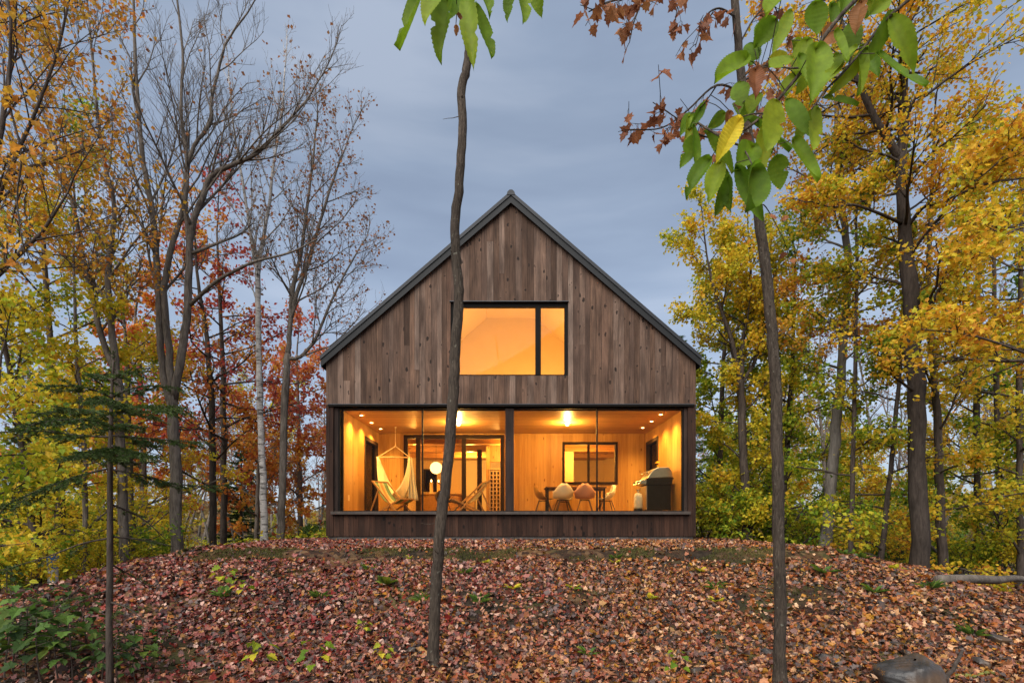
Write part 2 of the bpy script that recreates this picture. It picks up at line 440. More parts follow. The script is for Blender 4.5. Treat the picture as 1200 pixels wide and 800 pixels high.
# porch screens: steel frame, three uprights, four panes
zc0, zc1 = zs1, zh-.045
mb = MB()
mb.box(px0-.04, px0, YF+.06, YF+.13, zc0, zc1); mb.box(px1, px1+.04, YF+.06, YF+.13, zc0, zc1)
mb.box(px0, px1, YF+.06, YF+.13, zc1-.035, zc1); mb.box(px0, px1, YF+.06, YF+.13, zc0, zc0+.018)
pg = mb.build('porch_glazing', M['frame'], house)
mb = MB(); mb.box(HX(592.2), HX(602.2), YF+.03, YF+.20, zc0+.018, zc1-.035); mb.build('centre_post', M['post'], pg)
for xa in (494.4, 700.3):
    mb = MB(); mb.box(HX(xa)-.016, HX(xa)+.016, YF+.065, YF+.125, zc0+.018, zc1-.035); mb.build('thin_mullion', M['frame'], pg)
for a, b in ((px0, HX(494.4)-.016), (HX(494.4)+.016, HX(592.2)), (HX(602.2), HX(700.3)-.016), (HX(700.3)+.016, px1)):
    mb = MB(); mb.box(a, b, YF+.094, YF+.10, zc0+.018, zc1-.035); mb.build('screen_panel', M['screen'], pg)

# ---- porch interior
zf, zc = 0.12, 2.585; YP = 15.48; xi0, xi1 = -4.02, 4.04
def planks_x(mb, y0, y1, x0, x1, z0, z1, w=.14):
    y = y0
    while y < y1-.001:
        b = min(y+w, y1)
        # break the run of boards at random places
        xa = x0
        while xa < x1-.001:
            xb = min(xa+random.uniform(1.8,3.6), x1)
            if x1-xb < .5: xb = x1
            mb.box(xa+.001, xb-.001, y+.0015, b-.0015, z0, z1); xa = xb
        y = b
mb = MB(); planks_x(mb, YF+.24, YP, xi0, xi1, zc, zc+.02); mb.build('porch_ceiling', M['pine_ceiling'], house)
mb = MB(); mb.box(xL+.03, xR-.03, YF+.25, YB-.03, zc+.022, zc+.24); mb.build('floor_deck', M['post'], house)
mb = MB(); planks_x(mb, YF+.24, YP+.1, xi0, xi1, zf-.03, zf); mb.build('porch_floor', M['pine_floor'], house)
def wall_x(mb, xa, xb, yf, z0, z1, holes=(), w=.16, t=.02):
    """vertical planks facing -Y, with rectangular openings"""
    cuts = sorted({xa, xb, *[h[0] for h in holes], *[h[1] for h in holes]})
    for c0, c1 in zip(cuts[:-1], cuts[1:]):
        hs = [h for h in holes if h[0] <= c0+1e-6 and h[1] >= c1-1e-6]
        spans = [(z0, z1)]
        for h in hs:
            spans = [q for s in spans for q in ((s[0], min(s[1], h[2])), (max(s[0], h[3]), s[1])) if q[1]-q[0] > .01]
        x = c0
        while x < c1-.001:
            b = min(x+w, c1)
            if c1-b < .03: b = c1
            for s in spans: mb.box(x+.0008, b-.0008, yf, yf+t, s[0], s[1])
            x = b
def wall_y(mb, x0, x1, ya, yb, z0, z1, holes=(), w=.16):
    cuts = sorted({ya, yb, *[h[0] for h in holes], *[h[1] for h in holes]})
    for c0, c1 in zip(cuts[:-1], cuts[1:]):
        spans = [(z0, z1)]
        for h in holes:
            if h[0] <= c0+1e-6 and h[1] >= c1-1e-6:
                spans = [q for s in spans for q in ((s[0], min(s[1], h[2])), (max(s[0], h[3]), s[1])) if q[1]-q[0] > .01]
        y = c0
        while y < c1-.001:
            b = min(y+w, c1)
            for s in spans: mb.box(x0, x1, y+.0008, b-.0008, s[0], s[1])
            y = b
door = (-3.27, -0.24, zf-.03, 2.545); win = (1.52, 3.19, 1.05, 2.33)
dL = (13.94, 15.34, zf-.02, 2.27); dR = (14.12, 15.40, zf-.02, 2.30)
mb = MB(); wall_x(mb, xi0, xi1, YP, zf, zc-.002, (door, win)); mb.build('porch_back_wall', M['pine_wall'], house)
mb = MB(); wall_x(mb, xi0+.01, xi1-.01, YP+.022, zf-.03, zc-.003, (door, win), w=9, t=.12); mb.build('back_wall_core', M['plaster'], house)
mb = MB(); wall_y(mb, xi0-.02, xi0, YF+.24, YP+.14, zf, zc-.002, (dL,)); mb.build('porch_side_wall', M['pine_wall'], house)
mb = MB(); wall_y(mb, xi1, xi1+.02, YF+.24, YP+.14, zf, zc-.002, (dR,)); mb.build('porch_side_wall', M['pine_wall'], house)
mb = MB(); wall_y(mb, xL+.03, xi0-.024, YF+.25, YB-.04, zb, zc+.02, (dL,), w=20); mb.build('side_wall_core', M['post'], house)
mb = MB(); wall_y(mb, xi1+.024, xR-.03, YF+.25, YB-.04, zb, zc+.02, (dR,), w=20); mb.build('side_wall_core', M['post'], house)
def frame_x(name, o, y0, y1, t, parent=house, divs=(), bottom=True):
    mb = MB(); x0, x1, z0, z1 = o
    mb.box(x0, x0+t, y0, y1, z0, z1); mb.box(x1-t, x1, y0, y1, z0, z1); mb.box(x0+t, x1-t, y0, y1, z1-t, z1)
    if bottom: mb.box(x0+t, x1-t, y0, y1, z0, z0+t)
    for a, b in divs: mb.box(a, b, y0+.01, y1-.01, z0+(t if bottom else 0), z1-t)
    return mb.build(name, M['inner_frame'], parent)
B = lambda px: (px-600)/600*YP
sd = frame_x('sliding_door', door, YP-.03, YP+.10, .11, divs=((B(487.5), B(492.5)), (B(541), B(546))), bottom=False)
xs_ = [door[0]+.11, B(487.5), B(492.5), B(541), B(546), door[1]-.11]
for a, b in ((xs_[0], xs_[1]), (xs_[2], xs_[3])):
    mb = MB(); mb.box(a, b, YP+.03, YP+.036, door[2], door[3]-.11); mb.build('pane', M['glass'], sd)
iw = frame_x('inner_window', win, YP-.03, YP+.10, .075, divs=((B(688.5), B(691)),))
mb = MB(); mb.box(win[0]+.075, B(688.5), YP+.03, YP+.036, win[2]+.075, win[3]-.075); mb.build('pane', M['glass'], iw)
mb = MB(); mb.box(B(691), win[1]-.075, YP+.03, YP+.036, win[2]+.075, win[3]-.075); mb.build('pane', M['glass'], iw)
for (d, s) in ((dL, -1), (dR, 1)):
    mb = MB(); y0, y1, z0, z1 = d; t = .10
    xa, xb = sorted(((xi0 if s < 0 else xi1)-s*.015, (xi0 if s < 0 else xi1)+s*.12))
    for q in ((y0, y0+t, z0, z1), (y1-t, y1, z0, z1), (y0+t, y1-t, z1-t, z1)):
        mb.box(xa, xb, *q)
    sdr = mb.build('side_door', M['inner_frame'], house)
    mb = MB(); xg = (xi0 if s < 0 else xi1)+s*.07
    mb.box(xg-.004, xg+.004, y0+t, y1-t, z0, z1-t); mb.build('pane', M['glass'], sdr)
mb = MB(); o_ = P(408.5, 583, 4.02*600/191.5)
mb.box(xi0, xi0+.008, o_[1]-.055, o_[1]+.055, o_[2]-.07, o_[2]+.07); mb.build('wall_outlet', M['plaster'], house, bevel=.003)

# ---- rooms behind the porch
YK = 22.5
mb = MB(); planks_x(mb, YP+.14, YK, xi0, xi1, zc+.001, zc+.02, .2); mb.build('room_ceiling', M['pine_ceiling'], house)
mb = MB()
for y in (16.6, 18.4, 20.2): mb.box(xi0, xi1, y, y+.14, zc-.16, zc-.001)
mb.build('ceiling_beams', M['pine_ceiling'], house)
mb = MB(); planks_x(mb, YP+.1, YK, xi0, xi1, zf-.03, zf, .2); mb.build('room_floor', M['pine_floor'], house)
mb = MB(); wall_x(mb, xi0, xi1, YK, zf, zc, ((-3.9,-3.3,1.2,2.2),), w=20)
mb.box(xi0-.02, xi0, YP+.15, YK, zf, zc); mb.box(xi1, xi1+.02, YP+.15, YK, zf, zc)
mb.build('room_walls', M['plaster'], house)
mb = MB(); mb.box(.55, .66, YP+.15, 18.4, zf, zc-.001); mb.box(.66, 2.2, 18.3, 18.4, zf, zc-.165); mb.build('partition', M['plaster'], house)
frame_x('rear_window', (-3.9,-3.3,1.2,2.2), YK-.03, YK+.10, .08, divs=((-3.62,-3.58),))
mb = MB(); mb.box(-1.22, -1.06, 17.9, 18.06, zf, zc-.16); mb.build('timber_column', M['inner_frame'], house)
mb = MB(); mb.box(-.86, -.74, 17.0, 17.6, zf, zc-.162); mb.box(-.74, .55, 17.5, 17.6, 1.95, zc-.001); mb.build('pantry_wall', M['pine_wall'], house)
mb = MB(); mb.box(-3.9, -1.6, 21.8, YK-.02, zf, 1.0); mb.build('kitchen_counter', M['oak'], house)
# ---- loft room behind the upper window
zl = 2.86; zr = 6.70; zfl = 6.07; YL = 15.5; yl0 = YF+.245
mb = MB(); mb.box(xL+.2, xR-.2, yl0, YL+.3, zl-.03, zl); mb.build('loft_floor', M['pine_floor'], house)
mb = MB(); q = (zr-zfl)/SL
hw = (zr-zl)/SL
kn = 3.6
mb.prism([(xc-q, zfl), (xc+q, zfl), (xc+q, zfl+.03), (xc-q, zfl+.03)], yl0, YL)
for s in (-1, 1):
    mb.prism([(xc+s*q, zfl), (xc+s*kn, zr-SL*kn), (xc+s*(kn), zr-SL*kn+.04), (xc+s*q, zfl+.04)], yl0, YL)
    mb.box(*sorted((xc+s*kn, xc+s*(kn+.03))), yl0, YL, zl, zr-SL*kn+.03)
mb.prism([(xc-kn, zl), (xc+kn, zl), (xc+kn, zr-SL*kn), (xc+q, zfl), (xc-q, zfl), (xc-kn, zr-SL*kn)], YL, YL+.04)
mb.build('loft_walls', M['plaster'], house)
# ------------------------------------------------------------------ lamps
WARM = (1.0, 0.585, 0.17)
def point(name, loc, w, r=.04, c=WARM):
    w *= 1.08
    l = bpy.data.lights.new(name, 'POINT'); l.energy = w; l.shadow_soft_size = r; l.color = c
    o = bpy.data.objects.new(name, l); o.location = loc; col.objects.link(o); return o
def spot(name, loc, w, ang=100, blend=.8, r=.03, c=WARM):
    w *= 1.4
    l = bpy.data.lights.new(name, 'SPOT'); l.energy = w; l.spot_size = R(ang); l.spot_blend = blend; l.shadow_soft_size = r; l.color = c
    o = bpy.data.objects.new(name, l); o.location = loc; col.objects.link(o); return o
spots_ = [(-3.74,12.72,'first ceiling spotlight from the screen, left side of the porch'),(-3.76,13.70,'middle ceiling spotlight along the left porch wall'),(-3.75,14.62,'ceiling spotlight nearest the back wall, left side of the porch'),
          (3.67,12.62,'first ceiling spotlight from the screen, right side of the porch'),(3.68,13.50,'middle ceiling spotlight along the right porch wall'),(3.69,14.46,'ceiling spotlight nearest the back wall, right side of the porch')]
for x, y, lab in spots_:
    t = thing('ceiling_spotlight', (x,y,zc), lab, 'ceiling light', 'small spotlights along the porch side walls')
    MB().lathe([(.035,-.001),(.075,-.001),(.075,-.014),(.048,-.014),(.040,-.006)], (x,y,zc), 20).build('trim_ring', M['plaster'], t, smooth=False)
    MB().lathe([(.0005,-.012),(.022,-.014),(.036,-.010),(.038,-.003)], (x,y,zc), 16).build('bulb', M['bulb'], t, smooth=True)
    spot('spot_lamp', (x,y,zc-.03), 62, 130, .9)
for x, y, lab in ((-1.43,13.7,'flush ceiling lamp over the lounge side of the porch, behind the bent sapling'),(1.48,13.7,'bright flush ceiling lamp above the porch dining table')):
    t = thing('ceiling_lamp', (x,y,zc), lab, 'ceiling lamp', 'flush ceiling lamps of the porch')
    MB().lathe([(.001,0),(.085,0),(.085,-.018),(.05,-.026),(.03,-.03)], (x,y,zc), 20).build('base', M['plaster'], t)
    MB().lathe([(.02,-.03),(.038,-.045),(.044,-.062),(.034,-.082),(.001,-.09)], (x,y,zc), 16).build('bulb', M['bulb'], t, smooth=True)
    point('porch_lamp', (x,y,zc-.17), 64, .05)
# globe pendant in the room behind
gc = P(511, 548, 18.0)
t = thing('globe_pendant', (gc[0], gc[1], zc), 'round glowing paper globe lamp hanging in the room behind the sliding door', 'pendant lamp')
MB().lathe([(.21*math.sin(a), -.21*math.cos(a)) for a in np.linspace(.02, math.pi-.02, 18)], gc, 28).build('globe', M['globe'], t, smooth=True)
MB().tube([(gc[0],gc[1],gc[2]+.2),(gc[0],gc[1],zc)], .006, 6).build('cord', M['black_metal'], t)
point('room_lamp', (-1.6, 19.6, 2.1), 95, .08); point('room_lamp', (-3.2, 17.0, 2.2), 34, .08); point('room_lamp', (2.4, 17.3, 2.15), 75, .08); point('room_lamp', (-.3, 16.6, 2.2), 34, .08)
point('loft_lamp', (xc-.9, 13.1, 3.25), 50, .15, (1.0,.54,.15)); point('loft_lamp', (xc+1.2, 13.6, 3.25), 50, .15, (1.0,.54,.15))

# ------------------------------------------------------------------ furniture helpers
def xf(pts, loc, rz, s=1.0):
    pts = np.asarray(pts, float).reshape(-1,3)*s; c, n = math.cos(rz), math.sin(rz)
    return np.stack([pts[:,0]*c-pts[:,1]*n+loc[0], pts[:,0]*n+pts[:,1]*c+loc[1], pts[:,2]+loc[2]], -1)
class LMB(MB):
    """accumulator that moves local shapes to a place"""
    def __init__(s, loc, rz, sc=1.0): super().__init__(); s.T = (loc, rz, sc)
    def add(s, v, f): return super().add(xf(v, *s.T), f)
def bez(p, n):
    p = np.asarray(p, float); t = np.linspace(0,1,n)[:,None]
    if len(p) == 3: return (1-t)**2*p[0]+2*t*(1-t)*p[1]+t*t*p[2]
    return (1-t)**3*p[0]+3*t*(1-t)**2*p[1]+3*t*t*(1-t)*p[2]+t**3*p[3]
def solid(o, th):
    m_ = o.modifiers.new('thickness','SOLIDIFY'); m_.thickness = th; m_.offset = 0; return o
def m_fabric(name, c): return simple(name, c, .9, 0, .12, 40, .3)
def m_stripe(name, a, b, c):
    m, nt, out = mat(name)
    uv = nd(nt, 'TexCoord'); sp = nd(nt, 'SeparateXYZ'); at = nd(nt, 'Attribute'); at.attribute_name = 'across'
    cc = ramp(nt, at.outputs['Fac'], [(0,a),(.30,b),(.42,c),(.60,b),(.72,a)], 'CONSTANT')
    bsdf(nt, out, cc, .9, 0, noise(nt, objco(nt), 90, 3), .2, .002); return m
M['sling'] = m_stripe('striped_canvas', (.10,.19,.12), (.40,.33,.20), (.50,.17,.06))
M['sling2'] = m_stripe('grey_canvas', (.16,.15,.10), (.20,.18,.13), (.13,.12,.09))
def deck_chair(loc, rz, sc, label, sm):
    t = thing('deck_chair', loc, label, 'deck chair', 'folding deck chairs on the porch')
    for nm, a, b, yy in (('back_frame', (.42,.0,.03), (-.55,0,.95), .29), ('front_frame', (-.42,0,.03), (.50,0,.43), .255)):
        mb = LMB(loc, rz, sc)
        for s in (-1,1):
            mb.bar((a[0],s*yy,a[2]), (b[0],s*yy,b[2]), .028, .045)
        mb.bar((b[0],-yy-.02,b[2]), (b[0],yy+.02,b[2]), .035); mb.bar((a[0],-yy,a[2]), (a[0],yy,a[2]), .03)
        mb.build(nm, M['oak'], t)
    mb = LMB(loc, rz, sc)
    for s in (-1,1): mb.bar((-.28,s*.32,.69), (-.62,s*.32,.03), .026, .04)
    mb.bar((-.62,-.33,.03), (-.62,.33,.03), .028); mb.build('prop_frame', M['oak'], t)
    c = bez([(-.55,0,.955),(-.22,0,.28),(.10,0,.20),(.50,0,.44)], 16); ys_ = np.linspace(-.245,.245,15)
    V = np.repeat(c[:,None,:], 15, 1); V[:,:,1] = ys_[None,:]; V[:,:,2] -= .018*(1-(ys_/.245)**2)[None,:]
    mb = LMB(loc, rz, sc); mb.grid(V); o = mb.build('sling', sm, t, smooth=True)
    at = o.data.attributes.new('across','FLOAT','POINT'); at.data.foreach_set('value', np.tile(np.linspace(0,1,15),16).astype(np.float32))
    solid(o, .006)
deck_chair((-3.10,13.45,zf), R(-32), .93, 'green and orange striped deck chair beside the hanging hammock seat', M['sling'])
deck_chair((-1.22,14.15,zf), R(202), .98, 'plain grey canvas deck chair facing left beside the bent sapling trunk', M['sling2'])

def shell_chair(loc, rz, label, c, group):
    t = thing('shell_chair', loc, label, 'chair', group)
    prof = bez([(.24,0,.445),(-.02,0,.40),(-.26,0,.36),(-.27,0,.82)], 16)
    W = np.interp(np.linspace(0,1,16), [0,.12,.35,.6,.82,.95,1], [.17,.235,.275,.285,.235,.16,.07])
    us = np.linspace(-1,1,15); V = np.zeros((16,15,3))
    for i in range(16):
        f = i/15
        V[i,:,1] = us*W[i]
        lift = .17*np.abs(us)**2.6*math.exp(-((f-.52)/.26)**2)
        V[i,:,0] = prof[i,0] + .10*np.abs(us)**2*(f > .35)*min(1,(f-.35)/.25 if f > .35 else 0)
        V[i,:,2] = prof[i,2] + lift
    mb = LMB(loc, rz); mb.grid(V); solid(mb.build('shell', simple('shell_plastic', c, .5, 0, .05, 6, .03), t, smooth=True), .014)
    for sx in (.12,-.12):
        for sy in (-1,1):
            mb = LMB(loc, rz); mb.tube([(sx,sy*.11,.405),(sx*2.05,sy*.23,.0)], [.016,.011], 8); mb.build('leg', M['dark_wood'], t)
    mb = LMB(loc, rz); mb.bar((.12,-.11,.385),(-.12,.11,.385),.02); mb.bar((.12,.11,.3849),(-.12,-.11,.3849),.02); mb.build('under_frame', M['black_metal'], t)
dg = 'shell chairs round the porch dining table'
shell_chair((.88,14.32,zf), R(0), 'mustard brown shell chair at the left end of the porch dining table', (.30,.16,.04), dg)
shell_chair((1.36,13.72,zf), R(97), 'pale grey shell chair seen from behind at the porch table', (.74,.71,.66), dg)
shell_chair((1.95,13.74,zf), R(84), 'dusty pink shell chair seen from behind at the porch table', (.50,.27,.22), dg)
shell_chair((2.62,14.25,zf), R(180), 'cream shell chair at the right end of the porch dining table', (.80,.77,.68), dg)
shell_chair((1.5,14.98,zf), R(-88), 'shell chair on the far side of the porch table under the inner window', (.45,.38,.30), dg)
t = thing('dining_table', (1.75,14.35,zf), 'dark wooden dining table surrounded by shell chairs on the porch', 'table')
MB().box(.92,2.58,13.95,14.75,zf+.725,zf+.765).build('tabletop', M['dark_wood'], t, bevel=.004)
for x in (.98,2.52):
    for y in (14.01,14.69): MB().bar((x,y,zf),(x,y,zf+.724),.05).build('leg', M['black_metal'], t)
MB().box(1.01,2.49,14.02,14.05,zf+.65,zf+.72).build('apron', M['dark_wood'], t)

# hammock chair
hk = P(463.3, 501.5, 14.4); hk[2] = zc
def at(px, py): return P(px, py, 14.4)
t = thing('hammock_chair', tuple(hk), 'cream cotton hammock chair hanging from the porch ceiling by a wooden bar', 'hammock chair')
ap = at(463.5,522.5); bl = at(443,535.6); br = at(480,535.6)
mb = MB(); mb.tube([hk, ap], .009, 7); mb.tube([ap, bl], .011, 7); mb.tube([ap, br], .011, 7); mb.build('rope', M['rope'], t)
MB().lathe([(.001,0),(.035,0),(.035,-.012),(.012,-.03),(.001,-.05)], hk, 14).build('hook', M['steel'], t)
mb = MB(); mb.tube([bl-np.array([.05,0,0]), br+np.array([.05,0,0])], .02, 10); mb.build('spreader_bar', M['light_wood'], t)
nu, nv = 34, 29
V = np.zeros((nu,nv,3))
c = np.concatenate([bez([bl, bl+np.array([.10,0,-.65]), at(452,584), at(463,588)], nu//2), bez([at(463,588), at(477,586), br+np.array([.05,0,-.75]), br], nu//2+1)[1:]])
vv = np.linspace(-1,1,nv)
for i in range(nu):
    f = i/(nu-1); wd = .07 + .46*math.sin(math.pi*f)**.8
    V[i] = c[i]
    V[i,:,1] += vv*wd
    V[i,:,2] += .16*(vv**2)*math.sin(math.pi*f) + .016*np.sin(vv*24+f*3)*(.4+math.sin(math.pi*f))
    V[i,:,0] += .014*np.sin(vv*19+1.3)*(1 if f < .5 else -1) + .10*vv*math.sin(math.pi*f)
mb = MB(); mb.grid(V); solid(mb.build('seat_cloth', M['cotton'], t, smooth=True), .008)
# hanging cloth tail at the right-hand end
V = np.zeros((14,17,3)); xs2 = np.linspace(-1,1,17)
for i in range(14):
    f = i/13; b_ = br*(1-f) + at(484.5,586)*f
    V[i] = b_ + np.stack([xs2*(.05+.09*f), .05*np.sin(xs2*9+f*2)+.03, np.zeros(17)], -1)
mb = MB(); mb.grid(V); solid(mb.build('cloth_tail', M['cotton'], t, smooth=True), .006)

# barbecue
Yb0, Yb1 = 12.62, 13.28
t = thing('barbecue_grill', (3.65,12.95,zf), 'large gas barbecue grill with closed steel lid beside the right porch wall', 'grill')
MB().box(3.34,3.92,Yb0,Yb1,zf+.10,.845).build('cabinet', M['black_metal'], t, bevel=.008)
MB().box(3.318,3.338,Yb0+.02,Yb1-.02,zf+.12,.83).build('cabinet_door', M['steel'], t, bevel=.004)
MB().prism([(3.30,.85),(3.94,.85),(3.96,1.03),(3.32,1.0)], Yb0-.02, Yb1+.02).build('firebox', M['black_metal'], t, bevel=.006)
lid = MB().prism([(3.33,1.005),(3.96,1.035),(3.93,1.20),(3.86,1.285),(3.60,1.275),(3.49,1.22),(3.38,1.09)], Yb0-.015, Yb1+.015).build('lid', M['steel'], t, bevel=.012)
MB().tube([(3.37,Yb0+.06,1.15),(3.33,Yb0+.06,1.17),(3.33,Yb1-.06,1.17),(3.37,Yb1-.06,1.15)], .012, 8).build('lid_handle', M['steel'], lid)
MB().lathe([(.001,-.02),(.04,-.02),(.04,0),(.001,0)], (3.43,(Yb0+Yb1)/2,1.185), 16, 'x').build('thermometer', M['black_metal'], lid)
pn = MB().prism([(3.14,.88),(3.32,.85),(3.32,.985),(3.19,.975)], Yb0-.01, Yb1+.01).build('control_panel', M['steel'], t, bevel=.006)
for y in (12.72,12.87,13.02,13.17): MB().lathe([(.001,-.03),(.022,-.03),(.026,0),(.001,0)], (3.162,y,.925), 14, 'x').build('knob', M['black_metal'], pn)
MB().box(3.30,3.92,Yb1+.03,Yb1+.36,.93,.965).build('side_shelf', M['steel'], t, bevel=.006)
MB().box(3.94,4.01,Yb0+.06,Yb1-.06,.99,1.02).build('rear_tray', M['black_metal'], t)
for x in (3.42,3.86):
    for y in (Yb0+.06,Yb1-.06): MB().lathe([(.001,-.015),(.045,-.015),(.045,.015),(.001,.015)], (x,y,zf+.045), 14, 'y').build('wheel', M['black_metal'], t)
cx_, cy_ = 3.12, 12.66  # plain white cylinder on a dark base before the grill, purpose unknown
t = thing('white_canister', (cx_,cy_,zf), 'white canister standing on a dark stand in front of the barbecue grill', 'gas bottle')
MB().lathe([(.001,.14),(.09,.14),(.105,.18),(.105,.42),(.085,.50),(.04,.53),(.001,.53)], (cx_,cy_,zf), 20).build('canister_body', simple('white_paint', (.72,.70,.66), .4, 0, .06, 6, .05), t, smooth=True)
MB().lathe([(.001,0),(.11,0),(.11,.13),(.095,.139),(.001,.139)], (cx_,cy_,zf), 18).build('dark_stand', M['black_metal'], t)
MB().lathe([(.001,.53),(.022,.53),(.022,.585),(.045,.59),(.045,.61),(.001,.61)], (cx_,cy_,zf), 12).build('canister_top', M['steel'], t)

# room furniture seen through the sliding door
t = thing('room_table', (-2.6,17.8,zf), 'wooden table in the lit room behind the sliding door', 'table')
MB().box(-3.3,-1.75,17.45,18.25,zf+.71,zf+.75).build('tabletop', M['oak'], t, bevel=.004)
for x in (-3.24,-1.81):
    for y in (17.51,18.19): MB().bar((x,y,zf),(x,y,zf+.709),.055).build('leg', M['oak'], t)
shell_chair((-2.28,17.0,zf), R(70), 'black shell chair at the table in the room behind the door', (.04,.035,.03), None)
for i, (px, lab) in enumerate(((505.5,'left one of two tall glass oil lamps on the room table'),(514.0,'right one of two tall glass oil lamps on the room table'))):
    b = P(px, 575, 17.85); b[2] = zf+.75
    t = thing('oil_lamp', tuple(b), lab, 'lamp', 'tall lamps on the room table')
    MB().lathe([(.001,0),(.09,0),(.10,.02),(.06,.05),(.055,.35),(.075,.40)], b, 16).build('body', M['plaster'], t, smooth=True)
    MB().lathe([(.001,.42),(.022,.44),(.018,.48),(.001,.51)], b, 12).build('flame', M['bulb'], t, smooth=True)
t = thing('wine_rack', (-.5,17.2,zf), 'tall wooden lattice bottle rack in the room behind the right door leaf', 'rack')
x0, x1 = P(574,0,17.0)[0], P(590,0,17.0)[0]
mb = MB()
for k in range(5):
    x = x0+(x1-x0)*k/4; mb.box(x-.022,x+.022,16.98,17.20,zf,1.62)
for k in range(12):
    z = zf+.02+k*.132; mb.box(x0-.022,x1+.022,16.975,17.205,z-.018,z+.018)
mb.build('lattice', M['light_wood'], t)
MB().box(x0-.025,x1+.025,17.21,17.24,zf,1.64).build('back_panel', M['dark_wood'], t)
MB().box(x0-.03,x1+.03,16.96,17.24,1.64,1.68).build('top_board', M['light_wood'], t)
def m_leaf_simple(name, stops, trans=.35):
    m, nt, out = mat(name)
    g = nd(nt, 'NewGeometry'); oi = nd(nt, 'ObjectInfo')
    r = mth(nt, 'FRACT', mth(nt, 'ADD', g.outputs['Random Per Island'], mth(nt, 'MULTIPLY', oi.outputs['Random'], .25)))
    cl = noise(nt, objco(nt), .9, 3)
    f = mth(nt, 'ADD', mth(nt, 'MULTIPLY', g.outputs['Random Per Island'], .62), mth(nt, 'MULTIPLY', mth(nt,'SUBTRACT',cl,.5), 1.5))
    f = mth(nt, 'ADD', f, mth(nt, 'MULTIPLY', mth(nt,'SUBTRACT',oi.outputs['Random'],.5), .22)); f = mth(nt, 'ADD', f, .19)
    c = ramp(nt, f, stops)
    fine = noise(nt, objco(nt), 45, 3)
    c = mixc(nt, 1.0, c, ramp(nt, fine, [(.3,gray(.8)),(.7,gray(1.15))]), 'MULTIPLY')
    b = nd(nt, 'BsdfPrincipled'); lk(nt, c, b.inputs['Base Color']); b.inputs['Roughness'].default_value = .62; b.inputs['Specular IOR Level'].default_value = .25
    tl = nd(nt, 'BsdfTranslucent'); lk(nt, c, tl.inputs[0])
    sm = nd(nt, 'MixShader'); sm.inputs[0].default_value = trans
    lk(nt, b.outputs[0], sm.inputs[1]); lk(nt, tl.outputs[0], sm.inputs[2]); lk(nt, sm.outputs[0], out.inputs[0])
    return m
M['lf_green'] = m_leaf_simple('green_leaves', [(0,(.045,.095,.018)),(.4,(.09,.17,.025)),(.7,(.17,.24,.03)),(1,(.34,.34,.04))])
# ------------------------------------------------------------------ leaf materials
L = m_leaf_simple
M['lf_gold'] = L('golden_leaves', [(0,(.20,.31,.025)),(.25,(.46,.47,.03)),(.52,(.76,.55,.035)),(.75,(.76,.42,.03)),(1,(.62,.25,.035))], .5)
M['lf_sparse'] = L('amber_leaves', [(0,(.44,.34,.04)),(.35,(.64,.36,.035)),(.7,(.62,.25,.035)),(1,(.48,.14,.035))], .5)
M['lf_yellow'] = L('yellow_green_leaves', [(0,(.20,.30,.025)),(.25,(.46,.45,.03)),(.5,(.74,.58,.035)),(.8,(.78,.48,.035)),(1,(.68,.30,.035))], .5)
M['lf_ygreen'] = L('green_yellow_leaves', [(0,(.09,.19,.018)),(.3,(.22,.33,.02)),(.55,(.46,.48,.03)),(.8,(.70,.54,.035)),(1,(.68,.38,.035))], .5)
M['lf_orange'] = L('orange_leaves', [(0,(.60,.40,.05)),(.3,(.72,.36,.045)),(.6,(.68,.23,.045)),(1,(.52,.12,.045))], .5)
M['lf_red'] = L('crimson_leaves', [(0,(.56,.22,.05)),(.3,(.54,.12,.05)),(.6,(.46,.065,.05)),(1,(.32,.045,.045))], .5)
M['lf_rust'] = L('rust_brown_leaves', [(0,(.42,.20,.07)),(.4,(.36,.15,.06)),(.7,(.27,.10,.045)),(1,(.18,.07,.035))], .45)
M['lf_pink'] = L('coral_leaves', [(0,(.66,.38,.07)),(.4,(.68,.26,.07)),(.7,(.62,.16,.09)),(1,(.52,.11,.08))], .5)
M['lf_chestnut'] = L('chestnut_leaves', [(0,(.075,.155,.010)),(.4,(.14,.25,.012)),(.75,(.23,.32,.016)),(1,(.33,.36,.02))], .5)
M['lf_fir'] = L('fir_needles', [(0,(.024,.052,.012)),(.5,(.052,.092,.018)),(1,(.11,.15,.03))], .15)
M['lf_under'] = L('undergrowth_leaves', [(0,(.11,.20,.02)),(.3,(.26,.34,.025)),(.6,(.50,.47,.03)),(.85,(.68,.50,.04)),(1,(.46,.20,.05))], .45)
M['lf_low'] = L('low_plant_leaves', [(0,(.018,.040,.010)),(.4,(.040,.080,.014)),(.75,(.085,.125,.018)),(1,(.20,.19,.03))], .35)
